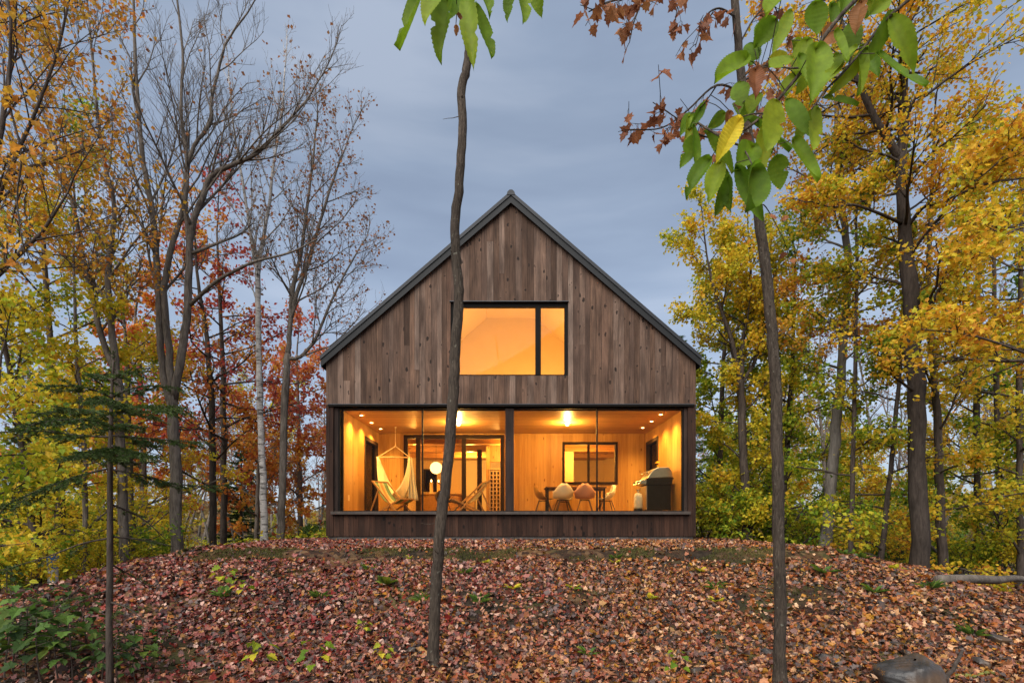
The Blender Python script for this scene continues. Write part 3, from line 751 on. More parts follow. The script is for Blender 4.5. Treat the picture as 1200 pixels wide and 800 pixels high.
def m_litter():
    m, nt, out = mat('fallen_leaves')
    g = nd(nt, 'NewGeometry')
    red = ramp(nt, g.outputs['Random Per Island'], [(0,(.008,.004,.003)),(.20,(.022,.007,.005)),(.32,(.10,.011,.008)),(.46,(.21,.016,.014)),(.55,(.24,.035,.018)),(.63,(.34,.10,.055)),(.70,(.62,.38,.28)),(.74,(.10,.018,.010)),(.85,(.26,.055,.012)),(.93,(.36,.15,.014)),(1,(.03,.013,.007))])
    brn = ramp(nt, g.outputs['Random Per Island'], [(0,(.008,.005,.003)),(.22,(.024,.009,.004)),(.34,(.10,.020,.006)),(.47,(.25,.058,.011)),(.57,(.34,.115,.022)),(.65,(.62,.37,.19)),(.70,(.12,.022,.007)),(.82,(.32,.085,.010)),(.92,(.40,.19,.014)),(1,(.025,.013,.006))])
    # browner towards the right-hand side of the mound, redder by the left (different trees drop there)
    sp = nd(nt, 'SeparateXYZ'); lk(nt, objco(nt), sp.inputs[0])
    f = mth(nt, 'ADD', mth(nt, 'MULTIPLY', sp.outputs[0], .12), mth(nt, 'MULTIPLY', noise(nt, objco(nt), .8, 3), 1.2))
    f = mth(nt, 'ADD', f, -.12)
    c = mixc(nt, ramp(nt, f, [(.2,gray(0)),(.8,gray(1))]), red, brn)
    fine = noise(nt, objco(nt), 55, 3)
    c = mixc(nt, 1.0, c, ramp(nt, fine, [(.3,gray(.72)),(.7,gray(1.2))]), 'MULTIPLY')
    # paler undersides
    c = mixc(nt, mth(nt, 'MULTIPLY', g.outputs['Backfacing'], .18), c, (.36,.25,.21))
    bsdf(nt, out, c, .5, 0, fine, .2, .003, spec=.4)
    return m
M['litter'] = m_litter()
def m_bark(name, a, b, sc=(9,9,1.6), spots=None, bstr=1.0, ssc=(2.0,2.0,9), sth=.54):
    m, nt, out = mat(name)
    oi = nd(nt, 'ObjectInfo')
    n = noise(nt, objco(nt, sc), 2.2, 6, .65, .6); n2 = noise(nt, objco(nt), 1.7, 4)
    c = ramp(nt, n, [(.28,a),(.68,b)])
    c = mixc(nt, 1.0, c, ramp(nt, n2, [(.3,gray(.72)),(.7,gray(1.3))]), 'MULTIPLY')
    c = mixc(nt, 1.0, c, ramp(nt, oi.outputs['Random'], [(0,gray(.8)),(1,gray(1.2))]), 'MULTIPLY')
    if spots:
        s = noise(nt, objco(nt, ssc), 2.0, 4, .6)
        c = mixc(nt, ramp(nt, s, [(sth,gray(0)),(sth+.08,gray(.9))]), c, spots)
    bsdf(nt, out, c, .9, 0, n, bstr, .02, spec=.2); return m
M['bark'] = m_bark('grey_brown_bark', (.050,.040,.031), (.21,.175,.145))
M['bark_dark'] = m_bark('dark_bark', (.026,.019,.014), (.095,.073,.059))
M['bark_pale'] = m_bark('pale_grey_bark', (.10,.088,.074), (.25,.22,.19))
M['bark_birch'] = m_bark('birch_bark', (.24,.22,.20), (.44,.41,.38), (3,3,9), (.05,.04,.035), .3)
M['bark_sap'] = m_bark('smooth_sapling_bark', (.018,.013,.009), (.105,.080,.060), (30,30,5), (.19,.18,.14), 1.0, (22,22,14), .63)

# ------------------------------------------------------------------ leaf templates  (along, across, normal)
T_DIA = (np.array([(0,0,0),(.45,.5,.10),(1,0,-.04),(.45,-.5,.10)]), np.array([(0,1,2),(0,2,3)]))
T_OVAL = (np.array([(0,0,0),(.25,.38,.07),(.62,.42,.08),(1,0,-.08),(.62,-.42,.08),(.25,-.38,.07)]), np.array([(0,1,2,3),(0,3,4,5)]))
_mo = [(0,0),(.10,.20),(.05,.46),(.27,.36),(.40,.56),(.50,.30),(.70,.30),(.74,.14),(1,0)]
_mp = [(a,b,.0) for a,b in _mo] + [(a,-b,.0) for a,b in _mo[-2:0:-1]]
_mp = np.array([(a, b, .18*abs(b)+.10*math.sin(a*5)*.5-.12*a*a) for a,b,_ in _mp] + [(.38,0,-.02)])
T_MAPLE = (_mp, np.array([(16, i, (i+1) % 16) for i in range(16)]))
_so = [(0,0),(.08,.42),(.35,.34),(.45,.50),(.62,.22),(1,0)]
_sp = [(a,b,.16*abs(b)-.15*a*a) for a,b in _so]+[(a,-b,.16*abs(b)-.15*a*a) for a,b in _so[-2:0:-1]]
T_STAR = (np.array(_sp+[(.36,0,0)]), np.array([(10,i,(i+1)%10) for i in range(10)]))
def unit(v): return v/(np.linalg.norm(v, axis=-1, keepdims=True)+1e-9)
def leaves(mb, pos, d, nrm, ln, wd, tpl, curl=None):
    V, Fc = tpl; N = len(pos)
    if N == 0: return
    d = unit(d); s = unit(np.cross(nrm, d)); n = np.cross(d, s)
    ln = np.broadcast_to(ln, (N,))[:,None,None]; wd = np.broadcast_to(wd, (N,))[:,None,None]
    c = V[None,:,2:3] if curl is None else V[None,:,2:3]*curl[:,None,None]
    v = pos[:,None,:] + d[:,None,:]*V[None,:,0:1]*ln + s[:,None,:]*V[None,:,1:2]*wd + n[:,None,:]*c*ln
    f = Fc[None,:,:] + (np.arange(N)*len(V))[:,None,None]
    mb.add(v.reshape(-1,3), f.reshape(-1, Fc.shape[1]))
def rdir(N, zbias=0.0, zs=1.0):
    v = rng.normal(size=(N,3)); v[:,2] = v[:,2]*zs + zbias; return unit(v)
# ------------------------------------------------------------------ branching
def bpath(start, d, length, k, up=0.0, wob=.12):
    p = np.zeros((k,3)); p[0] = start; d = d/np.linalg.norm(d); st = length/(k-1)
    for i in range(1,k):
        d = d + np.array([0,0,up])*(1.0/(k-1)) + rng.normal(size=3)*wob
        d /= np.linalg.norm(d); p[i] = p[i-1]+d*st
    return p
def interp(p, t):
    x = t*(len(p)-1); i = min(int(x), len(p)-2); f = x-i
    return p[i]*(1-f)+p[i+1]*f, p[i+1]-p[i]
def grow(mb, tips, start, d, length, r, lev, maxlev, n, ang=45, up=.25, wob=.12, flat=.5, rmin=.0029):
    k = 6 if lev == 0 else (5 if lev < maxlev else 4)
    p = bpath(start, d, length, k, up, wob)
    mb.tube(p, np.linspace(max(r,rmin), max(r*.35,rmin*.8), k), 5 if lev == 0 else (4 if lev < maxlev else 3), cap=False)
    if lev >= maxlev-1: tips.append(p if lev == maxlev else p[k//2:])
    if lev == maxlev: return
    for i in range(n[lev]):
        t = .22+.78*(i+rng.random())/n[lev]
        c, tg = interp(p, min(t,.999)); tg = tg/np.linalg.norm(tg)
        a = R(ang*rng.uniform(.65,1.25)); pr = np.cross(tg, rng.normal(size=3)); pr[2] *= (1-flat); pr /= np.linalg.norm(pr)
        cd = tg*math.cos(a)+pr*math.sin(a)
        grow(mb, tips, c, cd, length*rng.uniform(.34,.58)*(1.12-.5*t), r*.50*(1.1-.5*t), lev+1, maxlev, n, ang, up, wob, flat, rmin)
def catmull(pts, m=5):
    pts = np.asarray(pts, float)
    if len(pts) < 3: return np.array([pts[0]*(1-t)+pts[-1]*t for t in np.linspace(0,1,m+1)])
    q = np.vstack([2*pts[0]-pts[1], pts, 2*pts[-1]-pts[-2]]); o = []
    for i in range(1, len(q)-2):
        for t in np.arange(m)/m:
            a,b,c,d = q[i-1],q[i],q[i+1],q[i+2]
            o.append(.5*((2*b)+(-a+c)*t+(2*a-5*b+4*c-d)*t*t+(-a+3*b-3*c+d)*t**3))
    o.append(pts[-1]); return np.array(o)
def scatter(mb, tips, N, size, tpl=T_DIA, spread=.07, droop=.5, wr=.85, rnd=.35):
    if N <= 0 or not tips: return
    w = np.array([np.linalg.norm(t[-1]-t[0])+.05 for t in tips]); idx = rng.choice(len(tips), N, p=w/w.sum())
    tt = rng.random(N); pos = np.zeros((N,3)); dr = np.zeros((N,3))
    kk = np.array([len(t) for t in tips])
    big = np.zeros((len(tips), kk.max(), 3))
    for i,t in enumerate(tips): big[i,:len(t)] = t
    x = tt*(kk[idx]-1.001); i0 = x.astype(int); f = (x-i0)[:,None]
    a = big[idx,i0]; b = big[idx,i0+1]; pos = a*(1-f)+b*f; dr = unit(b-a)
    pos = pos+rng.normal(size=(N,3))*spread
    d = unit(dr*.6+rng.normal(size=(N,3))*.8+np.array([0,0,-droop]))
    nr = unit(rng.normal(size=(N,3))*.75+np.array([0,0,1.0]))
    s = size*rng.uniform(1-rnd,1+rnd,N)
    leaves(mb, pos, d, nr, s, s*wr, tpl)

WS = .68
def stem_tree(name, label, cat, stems, bark, leafm, nl, size, prim=16, plen=2.4, t0=.3, maxlev=2, n=(7,4), ang=50, up=.3, group=None, sub=.40, tpl=T_DIA, flat=.5, spread=.08, wr=.85, base=None, extra=(), wob=.12, droop=.5, sides=9, lens=(1.0,.55)):
    """stems: list of (Y or (Y0,Y1), [(px,py,width_px)...], branch_from, number) in photo coordinates at real depth"""
    mbt, mbc, tips = MB(), MB(), []
    root = None
    paths = []
    for st in stems:
        Y, pts = st[0], st[1]
        Y0, Y1 = Y if isinstance(Y, tuple) else (Y, Y)
        ps = []; rs = []
        for i,(px,py,w) in enumerate(pts):
            y = Y0+(Y1-Y0)*i/(len(pts)-1); ps.append(P(px,py,y)); rs.append(w*y/F/2*WS)
        if root is None:
            b = ps[0].copy(); b[2] = gz(b[0],b[1]); root = b
            if ps[0][2] > b[2]+.02: ps = [b-np.array([0,0,.1])]+ps; rs = [rs[0]*1.15]+rs
            else: ps[0][2] = b[2]-.1
        c = catmull(ps, 5); rr = np.interp(np.linspace(0,1,len(c)), np.linspace(0,1,len(rs)), rs)
        if not paths: # root flare
            h = c[:,2]-c[0,2]; rr = rr*(1+.40*np.exp(-h/.2))
        c = c + rng.normal(size=c.shape)*rr[:,None]*.10
        mbt.tube(c, rr, sides, rough=.045); paths.append((c, rr, st))
    for c, rr, st in paths:
        f0 = st[2] if len(st) > 2 else t0; npr = st[3] if len(st) > 3 else prim
        az = rng.uniform(0,6.28)
        for i in range(npr):
            t = f0+(1-f0)*(i+rng.uniform(.1,.9))/npr; t = min(t,.995)
            p, tg = interp(c, t); tg = tg/np.linalg.norm(tg); az += 2.4+rng.uniform(-.5,.5)
            side = np.array([math.cos(az), math.sin(az), 0]); side -= tg*side.dot(tg); side /= np.linalg.norm(side)
            a = R(ang*rng.uniform(.7,1.2)); d = tg*math.cos(a)+side*math.sin(a)
            tr = (t-f0)/(1-f0+1e-6); ln = plen*(lens[0]+(lens[1]-lens[0])*tr)*rng.uniform(.65,1.2)
            r0 = float(np.interp(t, np.linspace(0,1,len(rr)), rr))
            grow(mbt, tips, p, d, ln, min(r0*sub*1.2, .012+.011*ln), 0, maxlev, n, 42, up, wob, flat)
        if npr or len(stems) == 1:
            grow(mbt, tips, c[-1], c[-1]-c[-3], plen*.7, rr[-1], 0, maxlev, n, 38, up, wob, flat)
    for (Y, a, ln, w, dd) in extra:   # explicit limbs  (Y, polyline px, tip branches, ...)
        c = catmull([P(px,py,Y+ddy) for (px,py,ddy) in a], 4); mbt.tube(c, np.linspace(w, w*.3, len(c))*Y/F/2, 6)
        for i in range(dd):
            t = .2+.8*(i+rng.random())/dd; p, tg = interp(c, min(t,.99)); tg /= np.linalg.norm(tg)
            q = rng.normal(size=3); q[2] = abs(q[2])*.6+.2; d = unit(tg*.8+unit(q)*.75)
            grow(mbt, tips, p, d, ln*rng.uniform(.6,1.1)*(1.15-.5*t), .014*ln, 0, maxlev, n, 42, up, wob, flat)
    t = thing(name, tuple(root), label, cat, group)
    mbt.build('trunk', bark, t, smooth=True)
    scatter(mbc, tips, nl, size, tpl, spread, wr=wr, droop=droop)
    if nl: mbc.build('crown', leafm, t)
    return t, tips
# ================================================================== LEFT SIDE
stem_tree('maple_tree', 'forked maple with sparse golden leaves, behind the small fir on the left', 'tree',
    [(10.5, [(147,700,16),(143,560,14),(140,470,13),(137,435,13)], .9, 0),
     (10.5, [(137,440,11),(119,395,9),(108,345,8),(97,300,7),(85,240,6),(58,150,5),(18,50,3)], .15, 16),
     (10.5, [(137,440,12),(131,385,10),(127,315,9),(134,245,7),(121,185,6),(112,110,4),(104,20,3)], .15, 16)],
    M['bark'], M['lf_sparse'], 3600, .08, plen=2.3, ang=36, up=.3, n=(8,5))
stem_tree('bare_tree', 'tall nearly bare tree with three grey stems fanning against the sky', 'tree',
    [(12.0, [(207,655,19),(205,540,18),(203,490,17),(202,465,16)], .9, 0),
     (12.0, [(201,475,14),(192,440,12),(188,400,11),(186,350,11),(183,300,10),(179,250,9),(168,190,8),(160,100,6),(157,20,4),(156,-60,3)], .3, 13),
     (12.0, [(202,470,13),(198,410,11),(192,350,10),(194,325,10),(201,290,9),(213,250,8),(217,215,7),(222,187,7),(230,167,6),(247,143,6),(248,117,5),(260,67,4),(267,47,3.5),(290,15,2.5)], .35, 13),
     (12.0, [(203,468,14),(215,400,13),(220,350,12),(222,290,11),(228,255,10),(238,230,9),(247,207,8),(273,193,7),(300,180,6),(333,147,5),(360,117,3)], .35, 15),
     (12.0, [(222,290,8),(217,240,7),(219,217,7),(218,180,6),(212,130,5),(214,60,4),(205,-20,3)], .2, 11)],
    M['bark'], M['lf_rust'], 160, .09, plen=2.5, ang=30, up=.45, n=(9,6), lens=(1.0,.55), wob=.08,
    extra=[(12.0, [(223,357,0),(253,330,-.2),(280,315,-.4),(300,306,-.5),(340,296,-.6),(372,280,-.7)], .9, 5, 7),
           (12.0, [(225,297,0),(255,285,.2),(280,275,.4),(296,262,.5)], .8, 4, 5),
           (12.0, [(183,300,0),(165,262,-.3),(148,240,-.5),(128,214,-.7)], .8, 4, 5)])
stem_tree('birch_tree', 'slim white-barked birch close to the left corner of the cabin', 'tree',
    [(13.6, [(310,640,13),(307,540,11),(304,460,10),(303,380,9),(302,318,8.5)], .8, 2),
     (13.6, [(302,322,7),(295,285,6),(290,250,5),(283,205,4),(274,150,3),(268,90,2)], .15, 12),
     (13.6, [(302,322,7),(308,280,6),(316,235,5),(321,190,4),(330,135,3),(334,80,2)], .15, 12)],
    M['bark_birch'], M['lf_rust'], 420, .085, plen=1.5, ang=35, up=.4)
stem_tree('oak_tree', 'tree with wiry spreading twigs and few rust leaves left of the gable', 'tree',
    [(14.4, [(329,640,13),(331,560,12),(334,460,12),(337,415,11)], .9, 0),
     (14.4, [(337,418,9),(340,380,8),(343,340,7),(352,300,6),(360,240,5),(366,195,4),(370,150,2.5)], .15, 14),
     (14.4, [(339,385,8),(346,350,7),(360,310,6),(375,260,5),(390,212,4),(402,180,2.5)], .15, 13),
     (14.4, [(337,420,7),(352,418,6),(370,396,5),(386,358,4),(402,325,3),(418,296,2.5)], .15, 12)],
    M['bark'], M['lf_rust'], 2000, .075, plen=2.1, ang=40, up=.3, n=(9,6))
stem_tree('red_maple', 'crimson maple with flat layers of leaves behind the three-stemmed bare tree', 'tree',
    [(16.5, [(262,640,11),(262,540,10),(261,440,8),(258,360,6),(254,270,3)], .42, 26)],
    M['bark_dark'], M['lf_red'], 4600, .11, plen=3.0, ang=78, up=.05, flat=.7, lens=(1.15,.35))
stem_tree('red_maple', 'darker slim maple with orange-red leaves just left of the birch', 'tree',
    [(15.2, [(250,640,12),(249,560,11),(248,480,10),(243,400,8),(232,330,5),(228,270,3)], .3, 18)],
    M['bark_dark'], M['lf_orange'], 2200, .10, plen=2.2, ang=65, up=.12)
stem_tree('orange_maple', 'orange maple glowing behind the forked golden maple', 'tree',
    [(18.0, [(170,640,10),(168,540,9),(164,440,7),(158,370,4)], .35, 22)],
    M['bark_dark'], M['lf_orange'], 8000, .13, plen=2.6, ang=75, up=.05, flat=.7, lens=(1.1,.5))
stem_tree('coral_maple', 'coral-pink maple touching the left edge of the cabin', 'tree',
    [(21.0, [(352,640,9),(351,560,8),(349,480,6),(348,415,3)], .3, 22)],
    M['bark'], M['lf_pink'], 6500, .13, plen=2.6, ang=65, up=.15, lens=(1.0,.5))
stem_tree('yellow_maple', 'yellow maple with low leaves between the birch and the oak', 'tree',
    [(18.5, [(300,640,8),(302,580,7),(303,520,5),(306,470,3)], .15, 18)],
    M['bark'], M['lf_orange'], 6000, .12, plen=2.3, ang=70, up=.1)
stem_tree('beech_tree', 'slim tree leaning left with yellow leaves at the left edge', 'tree',
    [(9.2, [(44,660,11),(36,600,10),(25,520,8),(10,430,7),(-6,330,5)], .2, 18)],
    M['bark_dark'], M['lf_yellow'], 8000, .075, plen=1.9, ang=68, up=.08, flat=.7)
stem_tree('beech_tree', 'straight dark trunk with yellow-green leaves left of the small fir', 'tree',
    [(11.5, [(72,665,17),(70,580,15),(66,500,13),(60,420,10),(52,300,7),(50,180,4)], .2, 22)],
    M['bark_dark'], M['lf_ygreen'], 7000, .08, plen=2.3, ang=72, up=.08, flat=.7, lens=(1.0,.5))
stem_tree('beech_tree', 'thin pole-like tree between the fir and the leaning yellow tree', 'tree',
    [(10.2, [(101,670,9),(100,580,8),(97,500,7),(90,420,6),(87,330,4),(86,240,2)], .25, 14)],
    M['bark'], M['lf_yellow'], 4800, .078, plen=1.5, ang=65, up=.1, flat=.7)
stem_tree('beech_tree', 'yellow-leaved tree right of the fir with a grey trunk', 'tree',
    [(13.0, [(153,650,15),(152,580,13),(150,500,11),(149,440,8),(146,380,4)], .15, 22)],
    M['bark'], M['lf_yellow'], 9000, .08, plen=2.4, ang=75, up=.06, flat=.7)
stem_tree('green_maple', 'young maple with bright green leaves by the left frame edge', 'tree',
    [(6.6, [(-24,720,9),(-14,620,8),(-6,520,6),(0,430,4)], .2, 14)],
    M['bark_dark'], M['lf_ygreen'], 2600, .075, plen=1.15, ang=75, up=.02, flat=.8, tpl=T_STAR)
stem_tree('maple_tree', 'golden maple whose crown fills the upper left corner', 'tree',
    [(8.5, [(-60,740,22),(-55,560,18),(-42,400,14),(-18,260,11),(2,150,8),(16,40,6),(20,-60,4)], .3, 20),
     (8.5, [(-45,420,9),(-10,330,6),(20,300,7),(50,270,5),(80,225,3)], .15, 12),
     (8.5, [(-20,270,8),(20,180,6),(50,110,4.5),(70,50,4),(85,-20,3)], .2, 13)],
    M['bark_dark'], M['lf_sparse'], 3900, .072, plen=1.8, ang=42, up=.12, n=(8,5), tpl=T_STAR,
    extra=[(4.2, [(-30,-60,.6),(8,0,0),(12,60,0),(11,120,0),(25,180,0),(20,235,0),(29,300,0)], .35, 4, 4)])

# ================================================================== RIGHT SIDE
WS = .80
stem_tree('golden_maple', 'large golden maple with the thickest dark trunk right of the cabin', 'tree',
    [(10.3, [(1078,674,24),(1076,560,22),(1072,450,22),(1068,360,20),(1062,280,17),(1057,215,15),(1056,180,14)], .40, 15),
     (10.3, [(1056,185,11),(1057,150,10),(1057,110,9),(1056,60,7),(1060,0,5),(1062,-70,3)], .1, 13),
     (10.3, [(1056,185,12),(1040,165,10),(1025,140,9),(1012,110,8),(1000,80,6),(990,40,5),(972,-30,3)], .2, 12)],
    M['bark_dark'], M['lf_gold'], 24000, .072, plen=2.4, ang=66, up=.1, flat=.6,
    extra=[(10.3, [(1062,268,0),(1082,243,-.3),(1102,238,-.6),(1150,217,-1.0),(1205,208,-1.4)], 1.0, 5, 8),
           (10.3, [(1072,415,0),(1100,340,-.4),(1130,322,-.8),(1146,290,-1.0),(1188,248,-1.4)], 1.0, 5, 9),
           (10.3, [(1070,388,0),(1092,388,-.5),(1140,391,-1.2),(1205,412,-1.8)], 1.0, 4, 9),
           (10.3, [(1057,262,0),(1030,250,-.3),(1000,240,-.5),(975,243,-.6),(950,236,-.7)], .9, 4, 8)])
stem_tree('yellow_maple', 'bushy yellow tree standing close against the right corner of the cabin', 'tree',
    [(13.4, [(877,640,13),(872,560,12),(870,490,11),(868,445,10)], .05, 18),
     (13.4, [(868,447,8),(858,400,6),(845,362,5),(836,336,4),(828,296,2.5),(824,262,2)], .1, 15),
     (13.4, [(868,447,8),(871,400,6),(876,360,5),(880,310,3.5),(876,262,2)], .1, 15),
     (13.4, [(868,450,6),(884,425,5),(897,385,4),(905,340,2.5)], .1, 12)],
    M['bark_dark'], M['lf_yellow'], 20000, .085, plen=1.5, ang=60, up=.15, lens=(1.0,.6))
stem_tree('hornbeam', 'dense green and yellow understory tree filling behind the cabin corner', 'tree',
    [(15.5, [(842,640,9),(843,560,8),(846,470,7),(850,390,5),(852,320,3)], .03, 32)],
    M['bark_dark'], M['lf_ygreen'], 9500, .10, plen=1.9, ang=68, up=.1, lens=(1.0,.6))
stem_tree('hornbeam', 'green-yellow tree directly behind the right foreground sapling', 'tree',
    [(14.2, [(918,640,9),(920,560,8),(926,470,7),(930,380,5),(932,300,3)], .05, 30)],
    M['bark_dark'], M['lf_ygreen'], 9000, .09, plen=1.9, ang=70, up=.08, lens=(1.0,.7))
stem_tree('yellow_birch', 'leaning tree with peeling pale trunk between the sapling and the big maple', 'tree',
    [(12.5, [(966,650,18),(972,590,16),(980,500,14),(986,440,12),(990,380,11),(994,310,10),(988,255,9),(983,200,8),(981,150,7),(980,70,5),(978,-20,3)], .36, 26)],
    M['bark_pale'], M['lf_sparse'], 9000, .078, plen=2.2, ang=62, up=.15)
stem_tree('hornbeam', 'very slim straight tree with green leaves right of the leaning pale trunk', 'tree',
    [(11.5, [(997,650,7),(1000,520,6),(1003,390,5),(1004,300,4),(1002,215,2.5)], .25, 24)],
    M['bark_dark'], M['lf_ygreen'], 7500, .085, plen=1.7, ang=78, up=.03, flat=.8)
stem_tree('beech_tree', 'gold-leaved tree with a twisting trunk just right of the big maple', 'tree',
    [(11.4, [(1106,675,13),(1101,590,12),(1099,500,10),(1094,430,9),(1088,340,7),(1091,240,5),(1096,140,3)], .15, 26)],
    M['bark_dark'], M['lf_gold'], 8500, .078, plen=1.9, ang=75, up=.04, flat=.75)
stem_tree('beech_tree', 'thin leaning stem with orange leaves left of the big maple trunk', 'tree',
    [(11.0, [(1032,665,8),(1040,585,7),(1048,505,6),(1055,430,5),(1059,320,3)], .15, 16)],
    M['bark_dark'], M['lf_gold'], 2200, .085, plen=1.3, ang=75, up=.04, flat=.75)
stem_tree('beech_tree', 'slender dark tree with gold leaves near the right edge', 'tree',
    [(14.0, [(1145,640,9),(1145,560,8),(1145,460,8),(1146,330,6),(1147,200,4)], .25, 24)],
    M['bark_dark'], M['lf_gold'], 5200, .095, plen=2.1, ang=72, up=.06, flat=.7)
stem_tree('beech_tree', 'greenish tree behind the right edge with straight dark stem', 'tree',
    [(13.0, [(1172,650,8),(1170,560,7),(1168,460,7),(1165,330,5),(1163,190,3)], .2, 24)],
    M['bark_dark'], M['lf_ygreen'], 5000, .095, plen=2.0, ang=72, up=.06, flat=.7)
stem_tree('beech_tree', 'pole-like tree cut by the right frame edge with yellow leaves', 'tree',
    [(11.8, [(1196,660,9),(1195,560,8),(1194,460,8),(1196,330,6),(1199,160,4)], .22, 22)],
    M['bark_dark'], M['lf_yellow'], 4600, .09, plen=1.8, ang=72, up=.06, flat=.7)
stem_tree('golden_maple', 'near golden maple reaching in from beyond the right frame edge', 'tree',
    [(7.4, [(1272,760,22),(1268,560,19),(1262,400,16),(1256,240,13),(1250,60,9),(1245,-80,6)], .28, 12)],
    M['bark_dark'], M['lf_gold'], 4600, .078, plen=1.7, ang=75, up=.02, flat=.8, tpl=T_STAR,
    extra=[(7.4, [(1262,430,0),(1215,418,-.1),(1170,402,-.2),(1130,391,-.3),(1092,387,-.4)], .75, 4, 7),
           (7.4, [(1256,250,0),(1210,262,-.1),(1170,280,-.2),(1130,310,-.3)], .75, 4, 7),
           (7.4, [(1252,120,0),(1210,150,.1),(1170,190,.2),(1140,215,.2)], .75, 4, 7)])

# ================================================================== woods behind: one of each kind, then copies
def proto_tree(name, h, r, leafm, bark, nl, size, t0, prim, plen, ang, up, n=(6,4), lens=(1.0,.4), flat=.5, tpl=T_DIA, lean=.04):
    c = bpath(np.array([0,0,-.15]), np.array([rng.normal()*lean, rng.normal()*lean, 1]), h, 14, .3, .05)
    rr = np.linspace(r, r*.12, 14); rr[0] *= 1.35
    mbt, mbc, tips = MB(), MB(), []
    mbt.tube(c, rr, 7, rough=.04); az = 0
    for i in range(prim):
        t = t0+(1-t0)*(i+rng.random())/prim; p, tg = interp(c, min(t,.99)); tg /= np.linalg.norm(tg); az += 2.4+rng.normal()*.3
        s = np.array([math.cos(az), math.sin(az), 0]); a = R(ang*rng.uniform(.75,1.2)); d = tg*math.cos(a)+s*math.sin(a)
        ln = plen*(lens[0]+(lens[1]-lens[0])*(t-t0)/(1-t0))*rng.uniform(.6,1.2)
        grow(mbt, tips, p, d, ln, .012+.012*ln, 0, 2, n, 44, up, .13, flat, rmin=.006)
    t = thing(name, (0,0,0), None, 'tree')
    mbt.build('trunk', bark, t, smooth=True); scatter(mbc, tips, nl, size, tpl, .12)
    mbc.build('crown', leafm, t); return t
def proto_spruce(h):
    mbt, mbc = MB(), MB(); c = bpath(np.array([0,0,-.1]), np.array([0,0,1]), h, 8, 0, .015); mbt.tube(c, np.linspace(.11,.01,8), 7)
    pos=[]; dr=[]
    z = .5
    while z < h-.1:
        f = z/h
        for k in range(6):
            a = rng.uniform(0,6.28); ln = (1-f)**.85*1.5*rng.uniform(.7,1.15)+.08
            d = np.array([math.cos(a), math.sin(a), -.18+.5*f]); p = bpath(np.array([0,0,z]), d, ln, 5, .1, .06)
            mbt.tube(p, np.linspace(.014,.004,5), 3, cap=False)
            m_ = int(26*ln)+6; tt = rng.random(m_)
            for t in tt:
                q, tg = interp(p, t); side = unit(np.cross(tg, [0,0,1])*rng.choice([-1,1])+unit(tg)*.9+np.array([0,0,-.25]))
                for j in range(3):
                    pos.append(q+side*.06*j*(1-.3*t)); dr.append(unit(side+rng.normal(size=3)*.35))
        z += rng.uniform(.10,.17)
    pos = np.array(pos); dr = np.array(dr); N = len(pos)
    leaves(mbc, pos, dr, unit(rng.normal(size=(N,3))*.5+np.array([0,0,1])), rng.uniform(.09,.17,N), .035, T_DIA)
    t = thing('spruce_tree', (0,0,0), None, 'tree'); mbt.build('trunk', M['bark_dark'], t, smooth=True); mbc.build('crown', M['lf_fir'], t); return t
K = {
 'yellow': [proto_tree('yellow_maple', 10, .10, M['lf_yellow'], M['bark_dark'], 5200, .15, .12, 26, 2.4, 65, .15) for _ in range(2)],
 'ygreen': [proto_tree('beech_tree', 8, .09, M['lf_ygreen'], M['bark_dark'], 5200, .15, .08, 26, 2.3, 70, .1) for _ in range(2)],
 'gold':   [proto_tree('golden_maple', 12, .13, M['lf_gold'], M['bark'], 5200, .15, .2, 26, 2.6, 60, .2) for _ in range(2)],
 'orange': [proto_tree('orange_maple', 8.5, .10, M['lf_orange'], M['bark'], 3800, .16, .15, 24, 2.2, 65, .15)],
 'rust':   [proto_tree('half_bare_maple', 11, .11, M['lf_rust'], M['bark'], 900, .13, .3, 20, 2.2, 48, .3) for _ in range(2)],
 'bare':   [proto_tree('bare_tree', 12, .10, M['lf_rust'], M['bark'], 120, .12, .35, 18, 2.0, 45, .35) for _ in range(2)],
 'pole':   [proto_tree('pole_tree', 10, .075, M['lf_yellow'], M['bark_pale'], 500, .13, .4, 12, 1.3, 50, .3)],
 'spruce': [proto_spruce(6.5)],
}
DESC = {'yellow':'bushy yellow tree deep in the woods {} of the cabin','ygreen':'low green-yellow tree deep in the woods {} of the cabin','gold':'tall golden tree deep in the woods {} of the cabin',
 'orange':'orange-leaved tree deep in the woods {} of the cabin','rust':'half-bare rust-leaved tree deep in the woods {} of the cabin','bare':'tall leafless tree deep in the woods {} of the cabin',
 'pole':'thin pale-barked pole tree deep in the woods {} of the cabin','spruce':'dark spruce deep in the woods {} of the cabin'}
used = set()
def plant(kind, px, Y, sc=1.0, label=None):
    k = random.randrange(len(K[kind])); proto = K[kind][k]
    x = (px-600)/600*Y; loc = (x, Y, gz(x,Y)-.03); rz = random.uniform(0,6.28)
    side = 'left' if px < 600 else 'right'
    lab = label or DESC[kind].format(side); grp = lab if not label else None
    if (kind,k) not in used:
        used.add((kind,k)); proto.location = loc; proto.rotation_euler = (0,0,rz); proto.scale = (sc,)*3; proto['label'] = lab
        if grp: proto['group'] = grp
        return proto
    r = dup(proto, loc, rz, sc, lab, grp)
    if not grp and 'group' in r: del r['group']
    return r
rp = random.Random(5)
def rows(kinds, p0, p1, y0, y1, n, s0=.8, s1=1.2):
    for i in range(n):
        px = p0+(p1-p0)*(i+rp.uniform(.05,.95))/n; Y = rp.uniform(y0,y1)
        plant(rp.choice(kinds), px, Y, rp.uniform(s0,s1))
